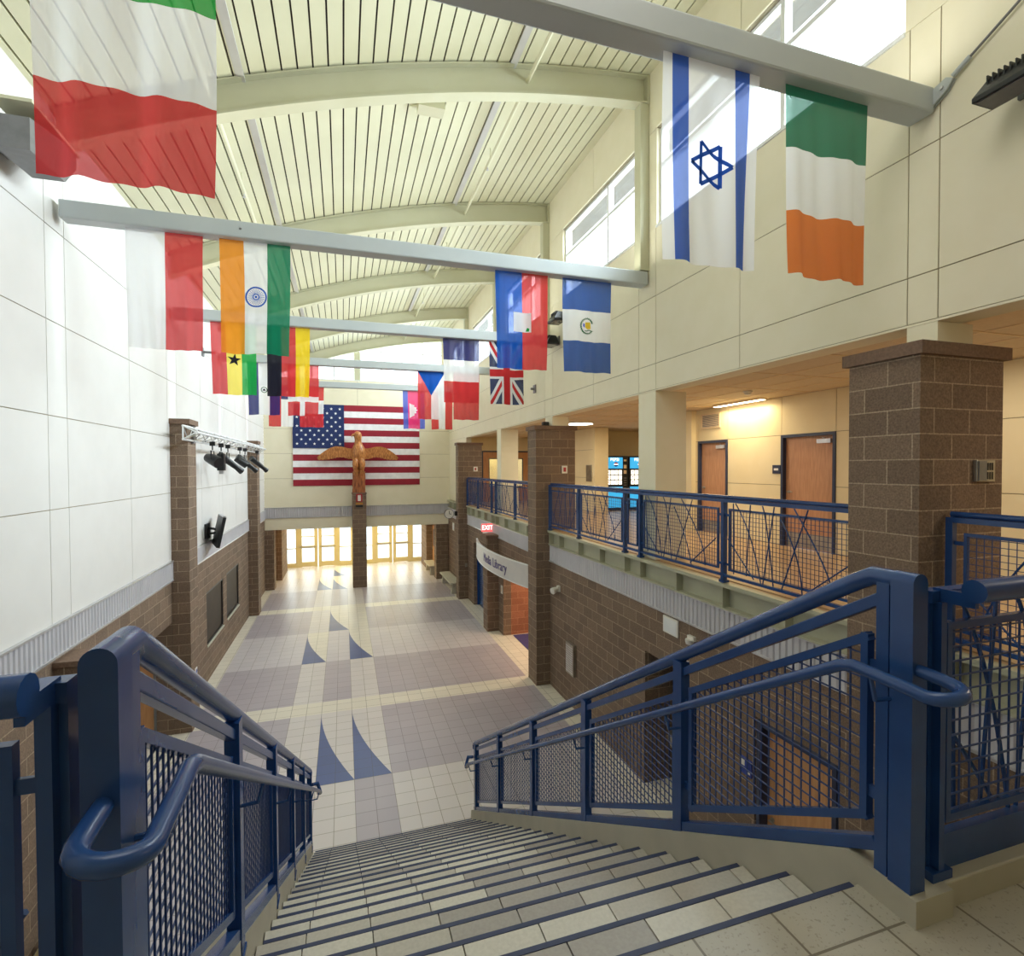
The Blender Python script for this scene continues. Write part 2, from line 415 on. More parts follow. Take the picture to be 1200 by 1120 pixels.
mb.box(-3.40, 7.5, 0, -4.9, 7.7, 2.6, BK); mb.box(-3.40, 11.62, 0, -4.9, 11.85, 2.6, BK); mb.box(-4.9, 7.5, 0, -5.1, 11.85, 2.6, BK)
mb.box(-3.40, 7.5, 2.45, -5.1, 11.85, 2.6, 'cream_paint'); mb.box(-3.40, 7.5, -0.2, -5.1, 11.85, -0.001, 'tile_cream')
mb.box(-4.6, 13.6, 0.5, -4.7, 19, 2.6, 'black_plastic')
struct(mb, 'wall_left_lower')
for i, (y0, y1, z0, z1) in enumerate(((14.28, 16.12, 0.84, 2.14), (16.57, 18.36, 0.86, 2.17))):
    r = sroot('window_%d' % (i + 1), (-3.3, (y0 + y1) / 2, z0))
    f = MB()
    for a in ((y0, z0, y1, z0 + 0.05), (y0, z1 - 0.05, y1, z1), (y0, z0, y0 + 0.05, z1), (y1 - 0.05, z0, y1, z1)): f.box(-3.22, a[0], a[1], -3.165, a[2], a[3], 'black_plastic')
    f.build('window_frame', r); MB().box(-3.20, y0 + 0.05, z0 + 0.05, -3.19, y1 - 0.05, z1 - 0.05, 'dark_glass').build('pane', r)
    MB().box(-3.164, y0, z0 - 0.02, -3.13, y1, z0 + 0.012, 'concrete').build('window_sill', r)

# right wall: upper panels with clerestory openings
mb = MB()
ybr = [-4, -1.2, 1.0, 3.11, 3.36, 5.40, 7.24, 7.74, 9.40, 11.52, 12.04, 13.8, 15.78, 16.22, 18.1, 19.98, 20.42, 22.3, FW]
WIN = [(3.40, 7.22), (7.76, 10.90), (11.92, 15.2), (16.26, 19.5), (20.46, 23.4)]
panels(mb, 'x', RW, 0.22, ybr, [6.34, 6.745, 7.80, 8.87])
edges = [-4, 3.40, 7.22, 7.76, 10.90, 11.92, 15.2, 16.26, 19.5, 20.46, 23.4, FW]
for i in range(0, len(edges), 2): mb.box(RW, edges[i], 8.87, RW + 0.22, edges[i + 1], 10.37, 'cream_paint')
panels(mb, 'x', RW, 0.22, [-4, 1.0, 5.4, 9.4, 13.8, 18.1, 22.3, FW], [10.376, 11.36])
mb.box(RW, -4, 6.32, 4.98, FW, 6.338, 'cream_paint'); mb.box(RW + 0.225, -4, 6.34, 4.98, FW, 6.7, 'warm_paint')
mb.box(RW, 20.67, UP + 0.01, 4.9, FW, 6.318, 'cream_paint')
struct(mb, 'wall_right')
def clerestory(idx, y0, y1, z0=8.87, z1=10.37, x=RW + 0.06):
    r = sroot('window_%d' % idx, (x, (y0 + y1) / 2, z0)); f = MB(); w = 0.045; m = 'white_frame'
    ym = y0 + (y1 - y0) * 0.37; zt = 9.80
    for a in ((y0, z0, y1, z0 + w), (y0, z1 - w, y1, z1), (y0, z0, y0 + w, z1), (y1 - w, z0, y1, z1), (ym - 0.03, z0, ym + 0.03, z1), (y0, zt - 0.03, y1, zt + 0.03)):
        f.box(x, a[0], a[1], x + 0.10, a[2], a[3], m)
    f.box(RW - 0.02, y0, z0 - 0.03, RW - .001, y1, z0 + 0.005, m); f.box(RW - 0.015, y0 - 0.05, z1 + .012, RW - .001, y1, z1 + 0.05, 'cream_paint')
    f.build('window_frame', r)
    for a in ((y0, ym), (ym, y1)):
        for b_ in ((z0, zt), (zt, z1)): MB().box(x + 0.045, a[0] + 0.03, b_[0] + 0.03, x + 0.055, a[1] - 0.03, b_[1] - 0.03, 'clear_glass').build('pane', r)
for i, (a, b_) in enumerate(WIN): clerestory(i + 3, a, b_)
# eaves outside the clerestory
mb = MB(); mb.box(4.92, -4, 10.62, 5.5, 26, 10.75, 'grey_metal'); struct(mb, 'trim_eaves')
# steel posts carrying the wall down to the balcony
def steel_post(y0, y1, z0, lab, x1=5.24):
    o = MB().box(RW, y0, z0, x1, y1, 6.316, 'cream_paint').build('steel_column', loc=(RW, y0, z0)); tag(o, lab, 'column', 'cream columns along the balcony'); return o
steel_post(7.24, 7.74, UP, 'cream square column standing on the balcony floor before the vending machines')
steel_post(15.78, 16.22, UP, 'cream square column on the balcony beyond the brick column with black cap light')
steel_post(3.11, 3.36, 6.104, 'short cream column standing on the cap of the closest brick column', 5.1)
steel_post(11.55, 12.0, 6.104, 'short cream column above the brick column beside the round ceiling lamp', 5.1)

# far wall with gable glazing
mb = MB()
panels(mb, 'y', FW, 0.2, [-3.15, 5.4], [3.47, 4.69, 5.75, 6.80]); panels(mb, 'y', FW, 0.2, [-3.15, 0.63, 5.4], [6.80, 7.86, 8.93])
mb.box(-3.15, FW, 2.53, 4.62, FW + 0.2, 3.03, 'cream_paint'); mb.box(4.62, FW + .01, 2.6, 5.4, FW + .2, 3.47, 'cream_paint'); mb.box(-3.15, FW + .03, 3.03, 4.62, FW + .2, 3.47, 'cream_paint')
mb.box(-3.15, FW, 8.93, -2.5, FW + 0.2, 9.7, 'cream_paint')
mb.prism([(4.37, 8.93), (4.68, 8.93), (4.68, roof(4.68)), (4.37, roof(4.37))], 'y', FW, FW + 0.2, 'cream_paint')
struct(mb, 'wall_far')
mb = MB(); corrug(mb, 'y', FW - 0.012, -1, -3.15, 4.66, 3.03, 3.46); struct(mb, 'trim_far_band')
r = sroot('window_8', (1, FW + 0.05, 8.93)); f = MB()
gx = [-2.5, -1.25, -0.33, 0.63, 1.66, 2.56, 3.49, 4.37]
for i, x in enumerate(gx):
    w = 0.13 if abs(x - 0.63) < 0.01 else 0.03
    f.box(x - w, FW + 0.03, 8.93, x + w, FW + 0.13, roof(x) - 0.25, 'white_frame' if w < 0.1 else 'rib_paint')
f.box(-2.5, FW + 0.02, 8.90, 4.37, FW + 0.14, 8.97, 'white_frame'); f.box(-2.5, FW + 0.04, 9.60, 4.37, FW + 0.12, 9.65, 'white_frame')
f.box(-0.33, FW + 0.04, 10.25, 4.37, FW + 0.12, 10.29, 'white_frame')
f.build('window_frame', r)
for i in range(len(gx) - 1):
    a, b_ = gx[i], gx[i + 1]
    MB().prism([(a, 8.97), (b_, 8.97), (b_, roof(b_) - 0.1), (a, roof(a) - 0.1)], 'y', FW + 0.08, FW + 0.085, 'clear_glass').build('pane', r)

# lower right wall
mb = MB()
for y0, y1, z0 in ((0.4, 2.985, 0), (3.605, 3.93, 0), (3.93, 5.05, 2.17), (5.05, 6.32, 0), (6.32, 7.44, 2.16), (7.44, 11.565, 0), (12.135, 15.38, 2.42), (15.38, 16.5, 0), (16.5, 19.2, 2.35), (19.2, 20.185, 0), (20.625, FW + .68, 0)):
    mb.box(4.62, y0, z0, 4.86, y1, 2.94, BK)
mb.box(4.86, 6.12, 0, 5.6, 6.32, 2.158, BK); mb.box(4.86, 7.44, 0, 5.6, 7.64, 2.158, BK); mb.box(5.6, 6.12, 0, 5.8, 7.64, 2.158, BK); mb.box(4.86, 6.12, 2.16, 5.8, 7.64, 2.4, BK)
mb.box(4.86, 16.3, 0, 6.2, 16.5, 2.6, BK); mb.box(4.86, 19.2, 0, 6.2, 19.4, 2.6, BK)
struct(mb, 'wall_right_lower')
mb = MB()   # the lit recess under the curved sign
mb.box(4.862, 15.38, 0, 9.3, 15.6, 2.95, 'red_block'); mb.box(9.3, 12, 0, 9.5, 15.4, 2.95, 'red_block'); mb.box(5.3, 11.95, 0, 9.3, 12.15, 2.95, 'red_block'); mb.box(4.862, 12.17, 2.952, 9.5, 15.6, 3.1, 'ceiling_tile')
struct(mb, 'wall_recess')
for i, (a, b_) in enumerate(((1.4, 11.57), (12.13, 20.2), (20.6, FW))):
    mb = MB(); corrug(mb, 'x', 4.612, -1, a, b_, 2.93, 3.31); struct(mb, 'trim_%d' % (i + 1))
# back wall behind the camera, far side walls
mb = MB(); mb.box(-3.4, -4.2, UP, 11, -4, 11.6, 'cream_paint'); mb.box(-3.4, 0.2, 0, 4.7, 0.4, UP - 0.3, 'brown_block'); struct(mb, 'wall_near')

# ------------------------------------------------------------------ roof
mb = MB()
def arc(x0, x1, dz, n):
    return [(x0 + (x1 - x0) * i / n, roof(x0 + (x1 - x0) * i / n) + dz) for i in range(n + 1)]
def strip(mb, x0, x1, dz0, dz1, y0, y1, m, n=1):
    a = arc(x0, x1, dz0, n); b_ = arc(x0, x1, dz1, n)
    mb.prism(a + b_[::-1], 'y', y0, y1, m)
x = LW - 0.12
while x < RW + 0.1:
    sl = (RC[0] - x) / (roof(x) - RC[1]); dx = 0.198 * math.cos(math.atan(sl))
    strip(mb, x + 0.011, min(x + dx - 0.011, RW + 0.2), 0.0, 0.035, -4.2, FW + 0.3, 'deck_paint'); x += dx
strip(mb, LW - 0.15, RW + 0.22, 0.05, 0.10, -4.2, FW + 0.3, 'deck_gap', 14)
struct(mb, 'ceiling')
RIBL = ['arched roof rib above the orange white and green flag with wheel', 'arched roof rib second from the stairs, over the flag with blue and red halves', 'arched roof rib third from the stairs, before the one near the gable window', 'arched roof rib fourth from the stairs, a short way before the gable window', 'arched roof rib set against the gable window itself']
for i, y in enumerate((7.52, 11.79, 16.0, 20.2, 24.02)):
    t = thing('roof_rib', RIBL[i], 'roof beam', (0.8, y, roof(0.8) - 0.43), 'arched ribs under the roof deck')
    a = MB(); strip(a, LW + 0.02, RW - 0.02, -0.035, -0.012, y - 0.1, y + 0.1, 'rib_paint', 22); a.build('top_flange', t)
    a = MB(); strip(a, LW + 0.02, RW - 0.02, -0.42, -0.03, y - 0.012, y + 0.012, 'rib_paint', 22); a.build('web', t)
    a = MB(); strip(a, LW + 0.02, RW - 0.02, -0.445, -0.418, y - 0.1, y + 0.1, 'rib_paint', 22); a.build('bottom_flange', t)
    MB().box(RW - 0.05, y - 0.11, roof(RW) - 0.47, RW - 0.004, y + 0.11, roof(RW) - 0.02, 'rib_paint').build('end_plate', t)
    if i < 4:
        MB().box(RW - 0.16, y - 0.09, 8.25, RW - 0.004, y + 0.09, roof(RW) - 0.46, 'rib_paint').build('support_post', t)
for xs, xp, nm in ((2.42, 2.66, 'window side'), (-1.18, -1.52, 'white wall side')):
    zs = roof(xp) - 0.22
    t = thing('ceiling_pipe', 'long cream pipe under the roof deck on the ' + nm, 'pipe', (xp, 2, zs))
    MB().tube([(xp, -2, zs), (xp, FW - 0.1, zs)], 0.03, 'deck_paint', 8).build('pipe', t)
    for y in (5.4, 9.6, 13.9, 18.1, 22): MB().tube([(xp, y, zs), (xp, y, roof(xp) - 0.005)], 0.012, 'deck_paint', 6).build('hanger', t)
    for y in (5.6, 9.8, 14.1, 18.3): MB().lathe((xp, y, zs - 0.09), [(0.004, 0), (0.03, 0.01), (0.012, 0.03), (0.012, 0.09)], 'aluminium', 8).build('sprinkler_head', t)
    o = MB().box(xs - 0.05, -2, roof(xs) - 0.032, xs + 0.05, FW - 0.1, roof(xs) - 0.012, 'conduit_paint').build('ceiling_conduit', loc=(xs, 2, roof(xs) - 0.05))
    tag(o, 'flat grey conduit strip on the roof deck, ' + nm, 'conduit')
for i, y in enumerate((8.3, 16.9)):
    xx = 1.35
    t = thing('ceiling_box', ('small cream equipment box on the deck just past the first arched rib', 'small cream equipment box on the deck far down the hall')[i], 'ceiling box', (xx, y, roof(xx) - 0.16))
    MB().box(xx - 0.2, y - 0.12, roof(xx) - 0.15, xx + 0.2, y + 0.12, roof(xx) - 0.03, 'deck_paint').build('box', t); MB().tube([(xx - 0.32, y, roof(xx - .3) - 0.06), (xx - 0.2, y, roof(xx) - 0.08)], 0.02, 'deck_paint', 8).build('fitting', t)

# ------------------------------------------------------------------ flag beams
BLAB = ['thick grey steel beam overhead carrying the star flag, ending in a rod clevis', 'grey steel beam carrying the flag with the spoked wheel', 'grey steel beam carrying the black star flag and the crossed navy flag', 'grey steel beam carrying the flag with a blue triangle', 'grey steel beam closest to the gable windows']
for i, y in enumerate(BEAMY):
    t = thing('steel_beam', BLAB[i], 'beam', (0.8, y, 8.02), 'flag beams across the hall')
    x0, x1 = (-3.09, 4.655) if i else (-3.14, 4.655)
    b = MB().box(x0, y - 0.103, 8.02, x1, y + 0.103, 8.23, 'beam_paint').build('tube', t, bevel=0.018)
    for xe, s_ in ((x1, 1),):
        g = MB(); g.prism([(xe, 8.04), (xe, 8.21), (xe + s_ * 0.06, 8.16), (xe + s_ * 0.06, 8.06)], 'y', y - 0.015, y + 0.015, 'beam_paint'); g.build('end_gusset', t)
    MB().lathe((-1.2, y - 0.103, 8.13), [(0.012, -0.006), (0.016, 0.0)], 'grey_metal', 8, 'y').build('bolt', t)
# rod with clevis at the end of the overhead beam, up along the wall
t = thing('tension_rod', 'slim grey rod rising from a clevis at the overhead beam end', 'rod', (4.62, 3.02, 8.2))
c = MB()
for s_ in (-1, 1): c.prism([(3.16, 8.06), (3.16, 8.20), (3.04, 8.235), (2.99, 8.20), (3.03, 8.14)], 'x', 4.655 + s_ * 0.014 - 0.008, 4.655 + s_ * 0.014 + 0.008, 'beam_paint')
c.build('clevis', t); MB().tube([(4.62, 3.07, 8.17), (4.69 - 0.02, 3.07, 8.17)], 0.014, 'aluminium', 8).build('pin', t)
d = Vector((0, 2.574 - 3.04, 8.449 - 8.198)).normalized(); p0 = Vector((4.65, 3.0, 8.22))
MB().tube([p0, p0 + d * 0.14], 0.02, 'beam_paint', 8).build('turnbuckle', t); MB().tube([p0 + d * 0.13, p0 + d * 4.6], 0.010, 'grey_metal', 8).build('rod', t)

# ------------------------------------------------------------------ hanging flags
SLOT = [(-2.47, -1.64), (-1.46, -0.63), (2.15, 2.98), (3.22, 4.05)]
class Flag:
    """flat pattern in (u,v): u 0..1 left to right, v 0..1 top to bottom, then draped"""
    def __init__(s, beam, slot, seed, loose=1.0, w=None):
        s.y = BEAMY[beam]; s.x0, s.x1 = SLOT[slot]; s.zt = 8.022; s.h = 1.43; s.mb = MB(); s.r = random.Random(seed); s.loose = loose
        s.ph = [s.r.uniform(0, 6.28) for _ in range(4)]; s.fr = [s.r.uniform(1.2, 2.4), s.r.uniform(3.2, 5)]; s.sag = s.r.uniform(-0.012, 0.012)
    def P(s, u, v, e=0.0):
        u, v = min(1, max(0, u)), min(1, max(0, v))
        w = s.x1 - s.x0; k = s.loose * v ** 0.7
        y = s.y + k * (0.030 * sin(s.fr[0] * 2 * PI * u + s.ph[0] + v * 1.1) + 0.014 * sin(s.fr[1] * 2 * PI * u + s.ph[1] - v * 2)) + 0.02 * v * sin(s.ph[2])
        x = s.x0 + w * (0.5 + (u - 0.5) * (1 - 0.05 * v * s.loose)) + 0.012 * v * sin(s.ph[3] + 3 * v)
        z = s.zt - s.h * v + k * (s.sag * sin(PI * u) + 0.006 * sin(2 * PI * u * s.fr[0] + s.ph[2]))
        return (x, y - e, z)
    def rect(s, u0, u1, v0, v1, m, e=0.0):
        nu = max(1, round((u1 - u0) * 36)); nv = max(1, round((v1 - v0) * 26))
        rows = [[s.P(u0 + (u1 - u0) * i / nu, v0 + (v1 - v0) * j / nv, e) for i in range(nu + 1)] for j in range(nv + 1)]
        s.mb.grid(rows, 'flag_' + m)
    def clip(s, pts, u0, u1, v0, v1):
        for ax, lim, sg in ((0, u0, 1), (0, u1, -1), (1, v0, 1), (1, v1, -1)):
            out = []
            for i in range(len(pts)):
                p, q = pts[i], pts[(i + 1) % len(pts)]; a, b_ = (p[ax] - lim) * sg, (q[ax] - lim) * sg
                if a >= 0: out.append(p)
                if (a < 0) != (b_ < 0): k = a / (a - b_); out.append((p[0] + (q[0] - p[0]) * k, p[1] + (q[1] - p[1]) * k))
            pts = out
            if len(pts) < 3: return []
        return pts
    def poly(s, pts, m, e=0.003):
        """printed shape, cut along the weave of the draped cloth so that it lies on it"""
        us, vs_ = [p[0] for p in pts], [p[1] for p in pts]; nu, nv = 24, 24
        for i in range(max(0, int(min(us) * nu)), min(nu, int(max(us) * nu) + 1)):
            for j in range(max(0, int(min(vs_) * nv)), min(nv, int(max(vs_) * nv) + 1)):
                c = s.clip(pts, i / nu, (i + 1) / nu, j / nv, (j + 1) / nv)
                if c: s.mb.face([s.P(u, v, e) for u, v in c], 'print_' + m)
    def done(s, label):
        o = s.mb.build('hanging_flag', smooth=True, loc=((s.x0 + s.x1) / 2, s.y, s.zt)); tag(o, label, 'flag', 'flags hanging from the beams'); return o
AS = 1.43 / 0.82
def circ(cu, cv, r, n=24, a0=0): return [(cu + r * cos(2 * PI * k / n + a0), cv + r * sin(2 * PI * k / n + a0) / AS) for k in range(n)]
def starp(cu, cv, r, rot=0, n=5, q=0.40): return [(cu + (r if k % 2 == 0 else r * q) * sin(PI * k / n + rot), cv - (r if k % 2 == 0 else r * q) * cos(PI * k / n + rot) / AS) for k in range(2 * n)]
def line(fl, p, q, w, m, e=0.003):
    dx, dy = q[0] - p[0], (q[1] - p[1]) * AS; L_ = math.hypot(dx, dy); nx, ny = -dy / L_ * w / 2, dx / L_ * w / 2 / AS
    n = 1; a = [(p[0] + (q[0] - p[0]) * i / n, p[1] + (q[1] - p[1]) * i / n) for i in range(n + 1)]
    for i in range(n): fl.poly([(a[i][0] + nx, a[i][1] + ny), (a[i + 1][0] + nx, a[i + 1][1] + ny), (a[i + 1][0] - nx, a[i + 1][1] - ny), (a[i][0] - nx, a[i][1] - ny)], m, e)
def hstripes(fl, cols):
    for i, c in enumerate(cols): fl.rect(0, 1, i / len(cols), (i + 1) / len(cols), c)
def vstripes(fl, cols):
    for i, c in enumerate(cols): fl.rect(i / len(cols), (i + 1) / len(cols), 0, 1, c)
T_ = 1 / 3
f = Flag(0, 0, 1); f.rect(0, 1, 0, 1, 'blue'); f.done('plain blue flag hanging next to the green white and red one')
f = Flag(0, 1, 2); hstripes(f, ('green', 'white', 'red')); f.done('large flag with green white and red bands, closest to the white wall')
f = Flag(0, 2, 3); f.rect(0, .09, 0, 1, 'white'); f.rect(.09, .25, 0, 1, 'blue'); f.rect(.25, .73, 0, 1, 'white'); f.rect(.73, .89, 0, 1, 'blue'); f.rect(.89, 1, 0, 1, 'white')
tri = [(0.49 + 0.21 * cos(2 * PI * k / 3), 0.50 + 0.21 * sin(2 * PI * k / 3) / AS) for k in range(3)]; tri2 = [(0.49 - (u - 0.49), v) for u, v in tri]
for tt in (tri, tri2):
    for k in range(3): line(f, tt[k], tt[(k + 1) % 3], 0.035, 'blue')
f.done('white flag with two blue stripes and a six-pointed blue star')
f = Flag(0, 3, 11); hstripes(f, ('irish', 'white', 'orange')); f.done('flag with green white and orange bands under the beam end')
f = Flag(1, 0, 5); vstripes(f, ('white', 'red')); f.done('flag split into a white half and a red half beside the white wall')
f = Flag(1, 1, 6); vstripes(f, ('saffron', 'white', 'indgreen'))
for k in range(24):
    a = 2 * PI * k / 24; line(f, (0.5 + 0.05 * cos(a), 0.49 + 0.05 * sin(a) / AS), (0.5 + 0.125 * cos(a), 0.49 + 0.125 * sin(a) / AS), 0.007, 'blue')
for ra, rb in ((0.138, 0.162), (0.034, 0.05)):
    for k in range(24):
        a, b_ = 2 * PI * k / 24, 2 * PI * (k + 1) / 24
        f.poly([(0.5 + r_ * cos(x_), 0.49 + r_ * sin(x_) / AS) for r_, x_ in ((ra, a), (rb, a), (rb, b_), (ra, b_))], 'blue', 0.004)
f.poly(circ(0.5, 0.49, 0.02, 12), 'blue', 0.004)
f.done('orange white and green striped flag with a blue spoked wheel')
f = Flag(1, 2, 7); vstripes(f, ('haiblue', 'red')); f.poly([(.33, .41), (.66, .41), (.66, .61), (.33, .61)], 'white', 0.003); f.poly([(.56, .60), (.62, .60), (.63, .57), (.59, .56)], 'ghgreen', 0.004)
f.done('flag with a blue half and a red half around a small white panel')
f = Flag(1, 3, 8); hstripes(f, ('royal', 'white', 'royal'))
for k in range(40):
    a = 0.55 + k * (2 * PI - 1.1) / 39; rr = 0.135
    cu, cv = 0.50 + rr * cos(a), 0.50 + rr * sin(a) / AS
    f.poly([(cu + 0.044 * cos(a + 0.9 * (-1) ** k), cv + 0.044 * sin(a + 0.9 * (-1) ** k) / AS), (cu + 0.026 * cos(a + PI / 2), cv + 0.026 * sin(a + PI / 2) / AS), (cu - 0.030 * cos(a), cv - 0.012 * sin(a) / AS)], 'leaf')
f.poly([(.46, .46), (.57, .455), (.58, .525), (.50, .535), (.455, .51)], 'gold'); f.poly([(.42, .465), (.45, .48), (.45, .52), (.41, .50)], 'peri', 0.002)
for k in range(8): line(f, (.45 + k * .018, .548 + .006 * sin(k)), (.468 + k * .018, .548 + .006 * sin(k + 1) - (.004 * max(0, k - 4))), .016, 'leaf')
f.done('blue white and blue banded flag with a green wreath emblem')
f = Flag(2, 0, 9); vstripes(f, ('red', 'ghyellow', 'ghgreen')); f.poly(starp(0.5, 0.51, 0.16, 0.12), 'black'); f.done('red yellow and green striped flag with a black five-pointed star')
f = Flag(2, 1, 10); vstripes(f, ('black', 'red', 'yellow')); f.done('flag with black red and yellow upright stripes')
f = Flag(2, 2, 12); hstripes(f, ('navy', 'white', 'red')); f.done('flag with navy white and red bands beside the crossed navy flag')
f = Flag(2, 3, 13); f.rect(0, 1, 0, 1, 'usblue')
for p, q in (((0, 0), (1, 1)), ((1, 0), (0, 1))):
    p, q = (p[0] * 1.1 - .05, p[1] * 1.1 - .05), (q[0] * 1.1 - .05, q[1] * 1.1 - .05); line(f, p, q, 0.23, 'white', 0.003); line(f, p, q, 0.08, 'red', 0.0045)
for a, b_, m, e in ((.165, .095, 'white', .006), (.10, .057, 'red', .0085)): f.poly([(.5 - a, 0), (.5 + a, 0), (.5 + a, 1), (.5 - a, 1)], m, e); f.poly([(0, .5 - b_), (1, .5 - b_), (1, .5 + b_), (0, .5 + b_)], m, e + .0005)
f.done('navy flag with red and white upright and slanting crosses')
f = Flag(3, 0, 14); vstripes(f, ('navy', 'white', 'navy'))
f.poly(circ(.5, .52, .10, 20), 'leaf'); f.poly(circ(.5, .52, .078, 20), 'white', 0.005); f.poly([(.45, .535), (.55, .535), (.5, .49)], 'black', 0.007); f.done('navy white and navy upright striped flag with a small round emblem')
f = Flag(3, 1, 15); 
for a, b_, m in ((0, .39, 'red'), (.39, .55, 'white'), (.55, 1, 'red')):
    f.rect(a, b_, 0, .62, m); f.rect(a, b_, .62, .725, 'white'); f.rect(a, b_, .725, 1, m)
f.done('red flag with a white cross hung upright')
f = Flag(3, 2, 16); vstripes(f, ('red', 'white')); f.poly([(0, 0), (1, 0), (.5, .5)], 'haiblue', .004); f.done('flag with red and white halves and a blue triangle at the top')
f = Flag(3, 3, 17); f.rect(0, 1, 0, 1, 'red'); f.done('plain red flag showing below the navy white and red one')
f = Flag(4, 0, 18); f.rect(0, .5, 0, 1, 'red'); f.rect(.5, 1, 0, .33, 'navy'); f.rect(.5, 1, .33, 1, 'white'); f.poly(starp(.75, .17, .11, PI / 2), 'white'); f.done('flag of red beside white with a navy square at the top')
f = Flag(4, 1, 19); hstripes(f, ('red', 'white', 'red')); f.done('flag with red white and red bands overlapping the starry blue field')
f = Flag(4, 2, 20); f.rect(0, .23, 0, 1, 'peri'); f.rect(.23, .77, 0, 1, 'pink'); f.rect(.77, 1, 0, 1, 'peri')
f.poly([(.29, .33), (.40, .36), (.52, .38), (.50, .42), (.62, .44), (.58, .48), (.68, .50), (.58, .54), (.62, .58), (.50, .60), (.52, .65), (.40, .68), (.29, .72)], 'white'); f.done('blue and pink striped flag with a white temple silhouette')
f = Flag(4, 3, 21); vstripes(f, ('red', 'white', 'red')); f.done('red white and red upright striped flag below the flag with blue triangle')

# big wall flag
mb = MB(); X0, X1, Z0, Z1 = -2.02, 3.31, 4.37, 7.86; yb_ = FW - 0.035
def WP(u, v, e=0): return (X0 + (X1 - X0) * u, yb_ - e - 0.012 * sin(u * 40 + v * 9) * v, Z1 - (Z1 - Z0) * v)
def wrect(u0, u1, v0, v1, m, e=0):
    nu = max(2, round((u1 - u0) * 60)); mb.grid([[WP(u0 + (u1 - u0) * i / nu, v0 + (v1 - v0) * j / 2, e) for i in range(nu + 1)] for j in range(3)], m)
for k in range(13): wrect(0, 1, k / 13, (k + 1) / 13, 'bunting_usred' if k % 2 == 0 else 'bunting_white')
wrect(0, 0.39, 0, 7 / 13, 'bunting_usblue', 0.03)
A2 = (X1 - X0) / (Z1 - Z0)
for row in range(9):
    for c_ in range(6 if row % 2 == 0 else 5):
        cu = 0.39 * ((c_ * 2 + 1 + row % 2) / 12); cv = 7 / 13 * (row + 1) / 10
        mb.face([WP(cu + (0.0125 if k % 2 == 0 else 0.005) * sin(PI * k / 5), cv - (0.0125 if k % 2 == 0 else 0.005) * cos(PI * k / 5) * A2, 0.045) for k in range(10)], 'bunting_white')
tag(mb.build('wall_flag', smooth=True, loc=(0.6, FW, Z0)), 'huge flag of stars and red and white stripes fixed flat on the far wall', 'flag')

# ------------------------------------------------------------------ brick columns
def brick_col(x0, x1, y0, y1, z1, lab, cap=0.04, cz=0.10, z0=0):
    t = thing('brick_column', lab, 'column', ((x0 + x1) / 2, (y0 + y1) / 2, z0), 'brown block columns')
    MB().box(x0, y0, z0, x1, y1, z1 - cz, BK).build('shaft', t)
    xa = x0 - cap if x0 > -3 else x0; xb = x1 + cap if abs(x1 - 4.615) > .001 else x1
    MB().box(xa, y0 - cap, z1 - cz, xb, y1 + cap, z1, 'cap_block').build('cap', t)
    return t
brick_col(4.315, 5.28, 2.99, 3.60, 6.10, 'big brown block column between the balcony railing and the landing')
brick_col(4.275, 5.27, 11.57, 12.13, 6.10, 'tall brown block column with a small black light on its cap')
brick_col(4.245, 5.20, 20.19, 20.62, 6.10, 'tall brown block column beside the wall clock and near bench')
brick_col(4.25, 4.615, 15.9, 16.4, 3.02, 'low brown block column holding up the curved white sign')
brick_col(-3.149, -2.845, 11.62, 12.2, 6.08, 'tall brown block column carrying the near end of the truss')
brick_col(-3.149, -2.845, 20.19, 20.75, 6.08, 'tall brown block column at the far end of the truss')
brick_col(-3.15, -2.885, 7.25, 7.70, 2.93, 'low brown block column capped below the corrugated band', 0.02, 0.06)
t = brick_col(0.36, 0.94, 23.55, 24.13, 4.07, 'brown block column carrying the carved wooden eagle', 0.015, 0.06)
brick_col(-3.15, -2.8, FW + 0.01, FW + 0.6, 2.52, 'brown block pier beside the glass doors on the white wall side', 0.0, 0.02)
brick_col(4.05, 4.6, FW + 0.01, FW + 0.6, 2.52, 'brown block pier behind the bench near the glass doors', 0.0, 0.02)
o = MB().box(4.5, 11.68, 6.102, 4.66, 11.80, 6.20, 'black_plastic').build('cap_light', loc=(4.58, 11.74, 6.1), bevel=0.02); tag(o, 'small black light unit sitting on a brick column cap', 'light')

